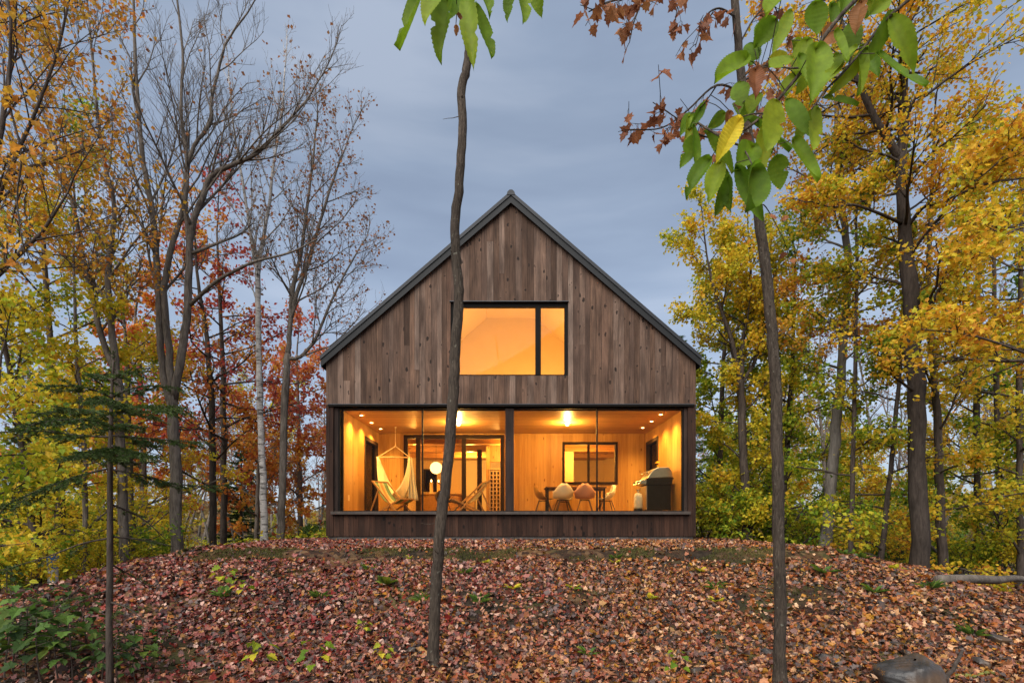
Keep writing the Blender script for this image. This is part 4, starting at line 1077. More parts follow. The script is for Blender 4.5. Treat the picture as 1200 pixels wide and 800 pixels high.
# every kind is planted at least once by these rows
rows(['ygreen','yellow','yellow'], -60, 190, 17, 24, 6, .4, .6)
rows(['orange','rust','pole','bare'], 180, 378, 20, 28, 6, .45, .7)
rows(['pole','bare','rust','pole'], 0, 380, 26, 42, 22, .8, 1.1)
rows(['yellow','orange','ygreen','gold'], -100, 385, 38, 60, 10, .25, .42)
rows(['pole','bare'], 150, 395, 45, 70, 18, .9, 1.2)
plant('spruce', 283, 22, .8, 'dark spruce standing alone left of the birch trunk'); plant('spruce', 30, 19, .8, 'dark spruce at the far left behind yellow leaves')
plant('spruce', 792, 30, 1.9, 'tall spruce tip rising just above the right roof eave')
rows(['yellow','ygreen','yellow'], 812, 1010, 19, 27, 6, .5, .9)
rows(['gold','ygreen','yellow','gold'], 1000, 1290, 18, 27, 6, .4, .7)
rows(['pole','bare','rust'], 830, 1230, 20, 36, 18, .8, 1.1)
rows(['gold','yellow','ygreen','orange'], 815, 1330, 34, 60, 12, .28, .45)
rows(['pole','rust'], 815, 1230, 45, 70, 14, .9, 1.2)
for kind, ps in K.items():          # a spare kind that no row used
    for k, p_ in enumerate(ps):
        if (kind,k) not in used:
            used.add((kind,k)); p_.location = (-30, 36, gz(-30,36)); p_['label'] = DESC[kind].format('left'); p_['group'] = p_['label']
# far-off woods: one mass on the horizon
mbc, mbt = MB(), MB(); N = 26000
ang = rng.uniform(-.98,.98,N); dist = rng.uniform(72,110,N); ht = rng.random(N)**1.2*(3.4+1.6*np.sin(ang*23)+1.2*np.sin(ang*57+1))
pos = np.stack([np.sin(ang)*dist*1.1, np.cos(ang)*dist, ground_h(np.sin(ang)*dist, np.cos(ang)*dist)+ht], -1)
leaves(mbc, pos, rdir(N), rdir(N), rng.uniform(.5,1.0,N), .8, T_OVAL)
tag(mbc.build('far_woods', L('far_woods_leaves', [(0,(.16,.15,.06)),(.4,(.30,.23,.08)),(.7,(.36,.22,.09)),(1,(.32,.16,.09))], .3)), 'far band of autumn woods on the horizon', 'woods', kind='stuff')
# ------------------------------------------------------------------ fallen leaves
def fnoise(x, y, s, ph):
    return (np.sin(x*s+ph)+np.sin(y*s*1.13+ph*1.7)+np.sin((x+y)*s*.71+ph*.4)+np.sin((x-y*1.3)*s*1.37+2.1*ph))/4
def litter(N, x0, x1, y0, y1, size, tpl, keepf):
    x = rng.uniform(x0,x1,N); y = rng.uniform(y0,y1,N)
    keep = rng.random(N) < keepf(x,y); x, y = x[keep], y[keep]; n = len(x)
    e = .05; nx = -(ground_h(x+e,y)-ground_h(x-e,y))/(2*e); ny = -(ground_h(x,y+e)-ground_h(x,y-e))/(2*e)
    gn = unit(np.stack([nx,ny,np.ones(n)],-1))
    nr = unit(gn+rng.normal(size=(n,3))*.75); flip = rng.random(n) < .4; nr[flip] *= -1
    d = rng.normal(size=(n,3)); d -= nr*(d*nr).sum(1,keepdims=True)
    s = size*rng.uniform(.55,1.3,n)*(1+.5*(rng.random(n)<.12))
    pile = .05*np.exp(-(((x+.745)**2+(y-4.8)**2)/.03))+.05*np.exp(-(((x-2.33)**2+(y-4.45)**2)/.03))
    pos = np.stack([x,y,ground_h(x,y)+.004+rng.random(n)**2*.035+pile*rng.random(n)],-1) - unit(d)*s[:,None]*.5
    return pos, d, nr, s, tpl
mb = MB()
def kf(x, y):
    inside = (np.abs(x) < 4.5) & (y > 11.95)
    qy = 8.35-y+.25*(.25*np.sin(x*.9+.6)+.18*np.sin(x*2.1+1.9))
    band = np.exp(-((qy-.25)/.34)**2)*(np.abs(x) < 5.0)
    patch = fnoise(x,y,1.9,1.0)+.5*fnoise(x,y,4.7,3.0)
    bare = np.clip((patch-.12)*3.5,0,1)*np.clip((y-5.2)/1.5,0,1)*np.clip((8.8-y)/.4,0,1)
    return np.where(inside, 0, (1-.93*band)*(1-.85*bare)*np.clip(1.0-.10*np.maximum(np.abs(x)-8,0),.25,1)*np.where((x < -3.1+.5*np.sin(y*3)) & (y < 5.6), .35, 1))
for a in (litter(36000,-6.5,7.5,3.6,5.6,.055,T_MAPLE,kf), litter(62000,-8.5,9.5,5.6,8.0,.056,T_STAR,kf), litter(64000,-10,10.5,8.0,12.6,.06,T_STAR,kf), litter(16000,-22,-6,7,28,.11,T_OVAL,lambda x,y: .8+0*x), litter(18000,6,24,8,28,.11,T_OVAL,lambda x,y: .8+0*x)):
    pos, d, nr, s, tpl = a
    leaves(mb, pos, d, nr, s, s*rng.uniform(.75,1.0,len(s)), tpl, rng.uniform(-.6,2.2,len(s)))
tag(mb.build('leaf_litter', M['litter']), 'carpet of fallen red and brown maple leaves covering the mound', 'fallen leaves', kind='stuff')
# moss and thin grass along the brow of the mound and in patches
mb = MB(); N = 40000
x = rng.uniform(-6.0,6.2,N); qy = np.where(rng.random(N) < .55, rng.normal(.08,.20,N), rng.uniform(0,2.6,N)); y = 8.35+.06*np.sin(x*2.1)-qy
k = (fnoise(x,y,2.3,5)+.5*fnoise(x,y,6.1,2) > np.where(np.abs(qy)<.4,-.3,.25)); x, y = x[k], y[k]; n = len(x)
d = unit(rng.normal(size=(n,3))*.55+np.array([0,0,1])); pos = np.stack([x,y,ground_h(x,y)-.004],-1)
leaves(mb, pos, d, rdir(n), rng.uniform(.02,.065,n), .008, T_DIA)
M['moss'] = m_leaf_simple('moss_and_grass', [(0,(.04,.05,.012)),(.4,(.085,.085,.02)),(.7,(.13,.12,.03)),(1,(.20,.17,.05))], .2)
tag(mb.build('moss', M['moss']), 'thin moss and grass along the brow of the mound', 'moss', kind='stuff')
# undergrowth in the woods on both sides
mb = MB()
for (x0,x1,y0,y1,N,hh) in ((-24,-7.6,8,30,15000,.75),(8.5,26,11.5,32,17000,.65),(-9.5,-4.9,11.5,18,3200,.35),(5.2,10,11.5,18,4200,.5)):
    x = rng.uniform(x0,x1,N); y = rng.uniform(y0,y1,N); k = fnoise(x,y,.9,2.0)+.4*fnoise(x,y,3,1)+rng.normal(size=N)*.15 > -.12; x,y = x[k],y[k]; n = len(x)
    pos = np.stack([x,y,ground_h(x,y)+rng.random(n)**1.4*hh*(.7+.5*fnoise(x,y,1.7,4))],-1)
    s = rng.uniform(.07,.15,n); leaves(mb, pos, rdir(n,-.1,.5), unit(rng.normal(size=(n,3))*.5+np.array([0,0,1])), s, s*.7, T_OVAL)
tag(mb.build('undergrowth', M['lf_under']), 'yellow and green undergrowth on the forest floor', 'undergrowth', kind='stuff')

# ------------------------------------------------------------------ shrubs
def proto_shrub(name, h, w, leafm, nl, size, nst=9):
    mbt, mbc, tips = MB(), MB(), []
    for i in range(nst):
        a = rng.uniform(0,6.28); d = np.array([math.cos(a)*.6*w/h, math.sin(a)*.6*w/h, 1])
        grow(mbt, tips, np.array([math.cos(a)*.05,math.sin(a)*.05,-.05]), d, h*rng.uniform(.7,1.1), .012, 0, 2, (7,4), 45, .1, .12, .3)
    t = thing(name, (0,0,0), None, 'shrub'); mbt.build('stem', M['bark_dark'], t); scatter(mbc, tips, nl, size, T_OVAL, .05, wr=.6); mbc.build('foliage', leafm, t); return t
S = {'yellow shrub': proto_shrub('shrub', 1.6, 1.2, M['lf_yellow'], 1500, .09), 'green shrub': proto_shrub('shrub', 1.3, 1.3, M['lf_ygreen'], 1600, .09), 'low green bush': proto_shrub('shrub', .8, 1.1, M['lf_green'], 1300, .08)}
sused = set()
def shrub(kind, px, Y, sc, lab=None):
    x = (px-600)/600*Y; loc = (x,Y,gz(x,Y)); p_ = S[kind]; side = 'left' if px < 600 else 'right'
    l2 = lab or f'{kind} in the woods {side} of the cabin'
    if kind not in sused:
        sused.add(kind); p_.location = loc; p_.scale = (sc,)*3; r = p_; r['label'] = l2
    else: r = dup(p_, loc, rp.uniform(0,6.28), sc, l2)
    if lab is None: r['group'] = l2
    elif 'group' in r: del r['group']
shrub('yellow shrub', 826, 14.2, 1.15, 'yellow shrub pressed against the right cabin corner')
shrub('green shrub', 858, 13.6, 1.0, 'green shrub at the foot of the bushy yellow tree')
for kind, px, Y, sc in (('green shrub',905,14.5,1.0),('yellow shrub',940,15,1.1),('low green bush',1015,13.5,1.0),('yellow shrub',1040,14,.9),('low green bush',1060,16,1.2),('green shrub',1130,13,.9),('low green bush',1150,15,1.2),('yellow shrub',1185,12.4,.9),('green shrub',1215,13.5,1.1),('yellow shrub',985,16,1.0),('low green bush',1100,19,1.4),('green shrub',1040,20,1.4),
    ('yellow shrub',20,11.5,1.0),('green shrub',40,10.6,.9),('yellow shrub',95,12.5,1.1),('green shrub',-10,9.0,1.0),('yellow shrub',130,14.5,1.1),('green shrub',175,15.5,1.0),('yellow shrub',22,8.8,.7),('yellow shrub',110,10.4,.7),('yellow shrub',190,17,1.2),('green shrub',85,16,1.3),('yellow shrub',30,15,1.3),('low green bush',345,19,1.0),('low green bush',372,17,.9),('low green bush',320,22,1.1)):
    shrub(kind, px, Y, sc)

# ------------------------------------------------------------------ small plants
def proto_seedling(h, nlv, size, leafm, tpl, wr=.9, name='seedling', cat='seedling'):
    mbt, mbc = MB(), MB(); p = bpath(np.array([0,0,-.03]), np.array([rng.normal()*.2,rng.normal()*.2,1]), h, 6, .1, .1)
    mbt.tube(p, np.linspace(.006,.003,6), 5); pos=[]; dd=[]
    for i in range(nlv):
        t = .35+.65*(i+.5)/nlv; c, tg = interp(p, min(t,.99)); a = i*2.4+rng.normal()*.3
        d = np.array([math.cos(a),math.sin(a),.35]); q = bpath(c, d, .5*size+.05, 4, -.1, .05); mbt.tube(q, .0022, 3, cap=False); pos.append(q[-1]); dd.append(unit(np.array([math.cos(a),math.sin(a),-.35])))
    n = len(pos); leaves(mbc, np.array(pos), np.array(dd), unit(rng.normal(size=(n,3))*.25+np.array([0,0,1])), size*rng.uniform(.7,1.2,n), size*wr, tpl)
    t = thing(name, (0,0,0), None, cat); mbt.build('stem', M['bark_dark'], t); mbc.build('leaves', leafm, t); return t
def proto_rosette(n, size, wr, leafm, name, cat, tilt=.35, tpl=T_OVAL):
    mbc = MB(); a = np.arange(n)*2.4+rng.normal(size=n)*.2; el = rng.uniform(.2,.9,n)
    d = np.stack([np.cos(a),np.sin(a),el],-1); pos = d*.02
    s = size*rng.uniform(.7,1.2,n)
    leaves(mbc, pos, d, unit(np.array([0,0,1])-unit(d)*.3+rng.normal(size=(n,3))*.15), s, s*wr, tpl)
    o = mbc.build(name, leafm); tag(o, None, cat); return o
seed = [proto_seedling(.42,8,.14,M['lf_under'],T_MAPLE), None, proto_seedling(.5,9,.13,M['lf_ygreen'],T_MAPLE)]
lows = [proto_seedling(.42,16,.10,M['lf_low'],T_MAPLE), proto_seedling(.34,18,.08,M['lf_low'],T_OVAL,.6), proto_seedling(.5,14,.10,M['lf_green'],T_MAPLE)]
broad = proto_rosette(8,.20,.62,M['lf_green'],'broadleaf_plant','plant'); tuft = proto_rosette(26,.17,.10,M['lf_green'],'grass_tuft','grass tuft',tpl=T_DIA); sprig = proto_rosette(9,.12,.5,M['lf_ygreen'],'leafy_sprig','plant')
def ground_at(px, py):
    best = None
    for Y in np.arange(3.4,14,.02):
        x = (px-600)/600*Y; z = gz(x,Y); q = 608-600*z/Y
        if q <= py: return x, Y, z
    return x, Y, z
pu = set()
def put(proto, px, py, sc, lab, grp=None):
    x, y, z = ground_at(px, py)
    if proto.name not in pu:
        pu.add(proto.name); o = proto; o.location = (x,y,z); o.scale = (sc,)*3; o['label'] = lab
        if grp: o['group'] = grp
    else:
        o = dup(proto, (x,y,z), rp.uniform(0,6.28), sc, lab, grp)
        if not grp and 'group' in o: del o['group']
    return o
put(broad, 452, 686, 1.0, 'broad-leaved green plant on the bank left of the bent sapling')
put(broad, 262, 700, .9, 'broad-leaved plant lowest on the left bank, by yellow seedlings')
put(broad, 966, 672, .95, 'broad-leaved green plant on the right shoulder of the mound, upper one')
put(broad, 1025, 695, .8, 'broad-leaved plant on the right bank below the others')
put(broad, 1010, 655, .75, 'small broad plant at the foot of the leaning pale trunk')
put(broad, 990, 650, .7, 'small broad plant right of the sapling on the brow of the mound')
put(broad, 690, 768, .6, 'small broad plant low on the middle of the bank')
put(seed[0], 250, 690, .8, 'yellow-green seedling left of the broad plant on the left bank'); put(seed[2], 288, 708, .7, 'lime-green seedling on the left bank, right of its neighbour')
put(seed[0], 300, 790, .8, 'yellow seedling at the bottom edge left of the fallen stick'); put(seed[2], 368, 798, .75, 'green seedling at the bottom edge right of the fallen stick')
put(seed[0], 420, 745, .45, 'tiny yellow seedling midway up the bank'); put(seed[0], 440, 778, .5, 'small yellow seedling close to the foot of the bent sapling')
put(seed[2], 790, 798, .6, 'green seedling at the bottom edge right of centre')
for i,(px,py,sc,lab) in enumerate(((495,705,.9,'dark grass tuft right beside the bent sapling trunk'),(545,672,.8,'grass tuft high on the bank right of the bent sapling'),(562,706,1.0,'spreading grass tuft midway down the bank'),(432,668,.8,'grass tuft above the broad green plant'),(838,690,.9,'grass tuft on the bank left of the straight sapling'),(722,655,.8,'grass tuft under the brow right of centre'),(1090,690,1.1,'grass tuft at the foot of the big golden maple'),(1140,745,1.0,'grass tuft on the flat ground near the right stones'),(375,700,.9,'grass tuft on the left bank below the brow'))):
    put(tuft, px, py, sc, lab)
for i,(px,py,sc,lab) in enumerate(((600,690,1.0,'yellow-green sprig in the middle of the bank'),(672,690,.9,'yellow-green sprig under the right half of the porch'),(572,660,.8,'yellow-green sprig right under the brow'),(760,702,1.0,'yellow-green sprig below the grill end of the porch'),(820,670,.9,'sprig on the bank below the right cabin corner'),(480,655,.8,'sprig below the brow left of the bent sapling'),(840,705,.9,'sprig beside the straight sapling on the bank'),(1050,668,1.2,'sprig left of the big golden maple root'),(720,660,.8,'sprig under the brow right of the post'))):
    put(sprig, px, py, sc, lab)
# dark tangle of low plants at the lower left, each plant its own
low = [(18,770,1.4,1),(45,765,1.2,2),(100,760,1.2,0),(70,798,1.5,1),(118,800,1.2,1),(30,735,1.2,1),(80,722,1.0,0),(15,790,1.6,0),(50,800,1.5,0),(160,800,1.1,1),(6,800,1.5,0),(30,795,1.4,2),(55,780,1.3,1),(85,798,1.3,2),(112,785,1.2,1),(140,800,1.1,0),(20,750,1.3,2),(60,745,1.2,1),(95,740,1.1,1),(150,770,1.0,1),(10,700,1.2,0),(40,715,1.1,1),(170,790,.9,2),(75,770,1.3,0),(128,760,.9,1),(190,760,.7,1),(5,775,1.5,1)]
for px, py, sc, k in low:
    put(lows[k], px, py, sc, ('large lobed-leaf','oval-leaf','lime lobed-leaf')[k]+' plant in the dark tangle at the lower left corner', ('large lobed','oval-leaf','lime lobed')[k]+' plants at the lower left')

# ------------------------------------------------------------------ stones and wood
def m_stone(): 
    m, nt, out = mat('grey_stone'); n = noise(nt, objco(nt), 5, 7, .65); n2 = noise(nt, objco(nt), 1.6, 4)
    c = ramp(nt, n, [(.3,(.014,.013,.012)),(.55,(.045,.042,.04)),(.75,(.12,.118,.12))]); c = mixc(nt, ramp(nt, n2, [(.44,gray(0)),(.56,gray(.85))]), c, (.085,.046,.02))
    bsdf(nt, out, c, .38, 0, n, .5, .02, spec=.45); return m
M['stone'] = m_stone()
def stone(px, py, w, h, dpt, lab, name='stone', rz=0, cut=None):
    x, y, z = ground_at(px, py)
    nu, nv = (72, 44) if name == 'boulder' else (30, 18); th = np.linspace(0,2*math.pi,nu); ph = np.linspace(-1.45,1.5,nv)
    V = np.zeros((nu,nv,3)); s = rng.uniform(0,6,6)
    T, Q = np.meshgrid(th, ph, indexing='ij')
    T2 = np.where(T > 6.2831, 0, T)
    dirs = np.stack([np.cos(T2)*np.cos(Q), np.sin(T2)*np.cos(Q), np.sin(Q)], -1)
    rr = 1+.12*np.sin(dirs[...,0]*3+s[0])*np.cos(dirs[...,1]*2.5+s[1])+.08*np.sin(dirs[...,2]*5+s[2])+.05*np.sin(dirs[...,0]*8+dirs[...,1]*6+s[3])
    planes = [(unit(rng.normal(size=3)*np.array([1,1,.7])), rng.uniform(.5,.8)) for k in range(12)]
    if name == 'boulder': planes = [(unit(np.array(a)), b) for a, b in (((-.42,-.05,.9),.50),((.25,-.35,.9),.60),((.9,-.15,.35),.72),((-.15,-.95,.25),.66),((-.75,-.6,.2),.74),((.5,-.8,.3),.70),((-.95,.1,.25),.88),((.1,.9,.4),.7))]
    for nrm, dd in planes:
        pr = dirs@nrm; q_ = np.where(pr > .05, dd/np.maximum(pr,.05), 9.); rr = -np.log(np.exp(-16*rr)+np.exp(-16*np.minimum(q_,3)))/16
    rr = rr + .018*np.sin(dirs[...,0]*17+s[4]*3)*np.sin(dirs[...,1]*15+s[5])+.010*np.sin(dirs[...,2]*31+dirs[...,0]*23)
    V = dirs*rr[...,None]*np.array([w/2,dpt/2,h*.62]); c, n_ = math.cos(rz), math.sin(rz)
    V = np.stack([V[...,0]*c-V[...,1]*n_, V[...,0]*n_+V[...,1]*c, V[...,2]+h*.36], -1)+np.array([x,y,z])
    return tag(MB().grid(V).build(name, M['stone'], None, smooth=True, origin=(x,y,z)), lab, 'stone' if name == 'stone' else 'boulder')
stone(1072, 808, .62, .36, .5, 'large wet grey boulder with brown side at the lower right', 'boulder', .15)
for px,py,w,h,lab in ((1168,752,.27,.10,'flat dark stone highest of those near the right edge'),(1148,780,.20,.10,'pale grey stone right of the boulder stick'),(1050,757,.22,.06,'low brown stone just above the boulder'),(1062,768,.12,.06,'small dark stone touching the top of the boulder'),(646,722,.11,.06,'small blue-grey stone in the middle of the bank, upper left of a trio'),(720,756,.13,.08,'grey stone low on the bank right of centre'),(482,764,.13,.06,'grey stone left of the bent sapling foot'),(626,726,.10,.05,'flat grey stone left of the blue-grey one'),(844,750,.22,.06,'brown flat stone on the bank left of the straight sapling'),(968,772,.18,.06,'brown stone right of the straight sapling'),(815,790,.16,.09,'dark stone at the bottom left of the straight sapling'),(900,768,.16,.07,'pale stone hidden by leaves at the straight sapling'),(705,754,.09,.05,'tiny grey stone beside the low grey stone'),(996,792,.12,.05,'small bluish stone left of the boulder'),(721,724,.10,.05,'small grey stone under the thin right mullion'),(1180,775,.22,.05,'flat pale stone at the far right edge')):
    stone(px, py, w, h, w*.8, lab, 'stone', rng.uniform(0,3))
M['mossy'] = simple('mossy_bark', (.15,.15,.03), .9, 0, .5, 20, .4)
def stick(px0,py0,z0,px1,py1,z1,r,lab,name='stick',mt='bark_dark',dy=0,k=7):
    a = np.array(ground_at(px0,py0)); b = np.array(ground_at(px1,py1)); a[2]+=z0; b[2]+=z1; b[1]+=dy
    p = np.array([a*(1-t)+b*t for t in np.linspace(0,1,k)]); p[1:-1] += rng.normal(size=(k-2,3))*r*.35
    return tag(MB().tube(p, np.linspace(r,r*.6,k), 8, rough=.08).build(name, M[mt], None, smooth=True, origin=a), lab, 'stick' if name == 'stick' else 'log')
stick(345,783,.0,298,737,.05,.013,'bare fallen stick leaning on the leaves at the left bank')
stick(1104,806,-.02,1133,792,.22,.022,'dark broken stick standing up beside the boulder', dy=.05)
stick(1118,795,.02,1165,791,.02,.022,'mossy yellow-green stick lying right of the boulder', mt='mossy')
stick(1108,668,.10,1260,664,.13,.09,'upper grey fallen log behind the big golden maple on the right','fallen_log','bark')
stick(1100,684,.05,1240,681,.07,.075,'lower fallen log lying on leaves at the right','fallen_log','bark')
stick(225,640,.02,262,668,.03,.012,'thin stick lying at the left top of the bank'); stick(60,745,.25,122,690,.30,.010,'crooked dead branch in the lower left tangle')
stick(868,683,.02,905,692,.02,.012,'thin twig lying beside the straight sapling')
mb = MB()
for i in range(170):
    x0, y0 = rng.uniform(-6,7), rng.uniform(4.0,9); a = rng.uniform(0,6.28); ln = rng.uniform(.12,.5); k = 5
    xx = x0+np.linspace(0,ln,k)*math.cos(a)+rng.normal(size=k)*.012; yy = y0+np.linspace(0,ln,k)*math.sin(a)+rng.normal(size=k)*.012
    mb.tube(np.stack([xx,yy,ground_h(xx,yy)+rng.uniform(.012,.05)],-1), np.linspace(.0055,.002,k)*rng.uniform(.6,1.4), 5)
tag(mb.build('fallen_twigs', M['bark_dark']), 'thin dead twigs strewn over the fallen leaves', 'twigs', kind='stuff')
# blue capped pipe in the woods at the left
x, y, z = (62-600)/600*9.2, 9.2, gz((62-600)/600*9.2, 9.2)
t = thing('well_pipe', (x,y,z), 'white well pipe with a blue cap in the woods at far left', 'pipe')
zt = (608-651)/600*9.2
MB().lathe([(.001,-.05),(.075,-.05),(.075,zt-z-.22),(.001,zt-z-.22)], (x,y,z), 18).build('pipe', simple('pale_pvc', (.55,.57,.60), .5), t)
MB().lathe([(.001,zt-z-.22),(.085,zt-z-.22),(.085,zt-z-.01),(.075,zt-z),(.001,zt-z)], (x,y,z), 18).build('cap', simple('blue_plastic', (.06,.17,.42), .4), t)
# ------------------------------------------------------------------ the two foreground saplings
def sapling(label, Y, pts, lim, leafm, nl_spec, size, name):
    mbt, mbc = MB(), MB()
    ps = np.array([P(px,py,Y+dy) for px,py,w,dy in pts]); rs = np.array([w*(Y+dy)/F/2 for px,py,w,dy in pts])
    b = ps[0].copy(); b[2] = gz(b[0],b[1]); ps[0][2] = min(ps[0][2], b[2]-.06)
    c = catmull(ps, 6); rr = np.interp(np.linspace(0,1,len(c)), np.linspace(0,1,len(rs)), rs)
    h = c[:,2]-b[2]; rr = rr*(1+.7*np.exp(-np.maximum(h,0)/.07)); c += rng.normal(size=c.shape)*rr[:,None]*.07
    mbt.tube(c, rr, 14, rough=.035)
    for k in range(9):                                   # small branch collars and knots
        p, tg = interp(c, rng.uniform(.15,.9)); a = rng.uniform(0,6.28); d = np.array([math.cos(a),math.sin(a),.5]); q = p+d*rr.mean()*.8
        mbt.tube([p, q, q+d*.018], [.02,.013,.006], 6)
    for k in range(7):                                   # short side twigs
        p, tg = interp(c, rng.uniform(.12,.75)); a = rng.uniform(0,6.28); tw = bpath(p, np.array([math.cos(a),math.sin(a),.5]), rng.uniform(.08,.26), 5, .1, .15); mbt.tube(tw, np.linspace(.0045,.0015,5), 5, cap=False)
    allp, alld = [], []
    for lp, w, twn in lim:
        q = catmull([P(px,py,Y+dy) for px,py,dy in lp], 5); mbt.tube(q, np.linspace(w,w*.35,len(q)), 6)
        for i in range(twn):
            t = .2+.8*(i+rng.random())/twn; p, tg = interp(q, min(t,.99)); tg = unit(tg); d = unit(tg*.7+rng.normal(size=3)*np.array([.7,.7,.35])+np.array([0,0,-.1]))
            tw = bpath(p, d, rng.uniform(.10,.30), 4, -.1, .15); mbt.tube(tw, [.0035,.003,.0025,.002], 4, cap=False)
            for j in range(rng.integers(2,5)):
                pp, t2 = interp(tw, rng.uniform(.3,.99)); dd = unit(rng.normal(size=3)*.6+np.array([0,0,-.9])); e = pp+dd*rng.uniform(.02,.05)
                mbt.tube([pp,(pp+e)/2+rng.normal(size=3)*.004,e], .0014, 3, cap=False); allp.append(e); alld.append(unit(dd+rng.normal(size=3)*.45))
    t = thing(name, tuple(b), label, 'young tree'); mbt.build('trunk', M['bark_sap'], t, smooth=True)
    n = len(allp)
    if n:
        s = size*rng.uniform(.65,1.25,n); leaves(mbc, np.array(allp), np.array(alld), rdir(n,.0), s, s*.95, T_MAPLE, rng.uniform(.2,1.8,n)); mbc.build('crown', leafm, t)
sapling('slender bent sapling trunk standing in front of the left half of the cabin', 4.8,
    [(507,780,13,0),(509,735,13,0),(512,670,13,0),(517,610,12.5,0),(525,540,12.5,0),(531,470,12.5,0),(534,400,12,0),(538,360,11.5,0),(536,320,11.5,0),(533,270,11,0),(538,215,10.5,0),(542,150,10,0),(541,105,10,0),(547,78,9.5,0),(549,45,9,0),(547,-20,8,0),(540,-120,7,0),(520,-260,5,0)],
    [], None, 0, .1, 'sapling')
sapling('straighter dark sapling with rusty maple leaves in front of the right woods', 4.45,
    [(914,815,14,0),(914,740,13.5,0),(913,640,13,0),(911,540,13,0),(909,450,12.5,0),(905,390,12,0),(898,320,11.5,0),(890,260,11,0),(887,235,10.5,0),(879,170,10,0),(871,110,9.5,0),(866,60,9,0),(861,0,8.5,0),(855,-90,7,0),(846,-220,5,0)],
    [([(858,-40,0),(810,-25,-.3),(760,-8,-.6),(715,2,-.8),(690,14,-.9)], .012, 11), ([(858,-60,0),(805,-60,-.2),(765,-20,-.4),(745,20,-.5),(738,48,-.6)], .011, 9), ([(872,110,0),(840,100,-.2),(805,130,-.3),(775,150,-.4),(735,152,-.5)], .010, 10), ([(880,175,0),(850,165,-.3),(820,158,-.5),(795,140,-.5),(765,120,-.6)], .009, 9),
     ([(862,20,0),(842,10,-.2),(825,22,-.3),(815,55,-.4)], .009, 9), ([(865,55,0),(885,20,.3),(905,5,.5),(920,40,.6)], .009, 10), ([(870,95,0),(890,85,.3),(905,70,.5),(915,100,.6)], .009, 10), ([(855,-80,0),(820,-70,.2),(800,-20,.3),(790,30,.4)], .010, 9), ([(889,255,0),(895,240,.1),(912,268,.2),(922,290,.3)], .007, 2), ([(876,150,0),(890,130,.3),(900,140,.5),(905,180,.7)], .009, 9)],
    M['lf_rust'], 0, .095, 'sapling')

# ------------------------------------------------------------------ chestnut branches hanging in from a tree beside the viewer
_n = 9
def chestnut_leaf(mb, p, q, w, bend, roll, dy, nb=(0,3)):
    """long serrated leaf from base p to tip q"""
    fold = rng.uniform(.05,.32); ph = rng.uniform(0,6.28)
    p = np.asarray(p); q = np.asarray(q); d = q-p; ln = np.linalg.norm(d); d = d/ln
    vdir = unit(np.array([.12*roll,-1,.25])); s = unit(np.cross(vdir,d)); c_, s_ = math.cos(roll), math.sin(roll); n = np.cross(d,s)
    s, n = s*c_+n*s_, n*c_-s*s_
    teeth = 15; rows_ = []; bites = [(rng.uniform(.25,.9), rng.choice([-1,1]), rng.uniform(.25,.6)) for _ in range(rng.integers(*nb))]
    for i in range(2*teeth+1):
        f = i/(2*teeth); prof = (math.sin(math.pi*min(1,f**.82))**.72)*(1-.18*f)
        tooth = 1.0 if i % 2 == 0 else .90
        a = f+.008*(i % 2 == 0)
        hw = w/2*prof*tooth
        cz = bend*ln*(-(f-.35)**2)+.00025*math.sin(f*teeth*math.pi)
        r = []
        for u in (-1,-.5,0,.5,1):
            uu = u
            for bt, bs, bd in bites:
                if u*bs > 0: uu = u*(1-bd*math.exp(-((f-bt)/.045)**2))
            r.append(p+d*(a+.03*abs(u)*(1-f))*ln+s*uu*hw+n*(cz+abs(uu)*w*fold+.02*ln*math.sin(f*5+ph)*u))
        rows_.append(r)
    mb.grid(np.array(rows_))
def cb(px,py): return (800+px/3, py/3)
LV = [(330,60,250,170,70,1.55),(385,30,315,190,45,1.7),(465,0,465,130,80,1.45),(440,130,395,290,62,1.62),(470,160,460,350,92,1.42),(225,210,110,300,82,1.6),(247,150,235,235,60,1.66),(300,240,388,205,70,1.5),(205,280,195,390,58,1.7),(245,350,212,440,50,1.75),(330,345,300,530,92,1.45),(400,270,360,350,60,1.6),(50,400,-5,465,52,1.75),(52,470,-5,585,52,1.7),(100,555,10,690,62,1.62),(132,565,90,710,62,1.55),(165,615,115,760,48,1.6),(250,510,190,590,84,1.5),(240,585,225,745,112,1.38),(330,540,340,670,66,1.5),(470,375,450,535,68,1.45),(465,380,380,510,46,1.55),(490,345,615,372,46,1.6),(520,15,520,95,52,1.7),(600,70,590,200,62,1.6),(650,-10,650,62,62,1.6),(720,-10,652,55,54,1.55),(645,170,690,272,44,1.8),(530,195,500,290,72,1.55),(350,-20,290,60,70,1.5),(580,-30,560,60,60,1.6),(285,80,268,170,50,1.62),(440,230,405,330,52,1.6),(285,470,300,560,52,1.6),(150,395,85,455,40,1.7),(540,-10,545,60,50,1.75),(380,140,420,210,46,1.7),(265,330,230,400,52,1.66)]
LB = [(255,240,258,345,48,1.55),(630,0,605,112,52,1.55),(548,105,478,150,62,1.58),(165,390,155,455,34,1.66),(180,370,200,380,30,1.6),(225,470,215,530,36,1.7)]
LY = [(205,410,118,572,62,1.5),(300,205,385,200,30,1.56),(660,0,665,50,30,1.58)]
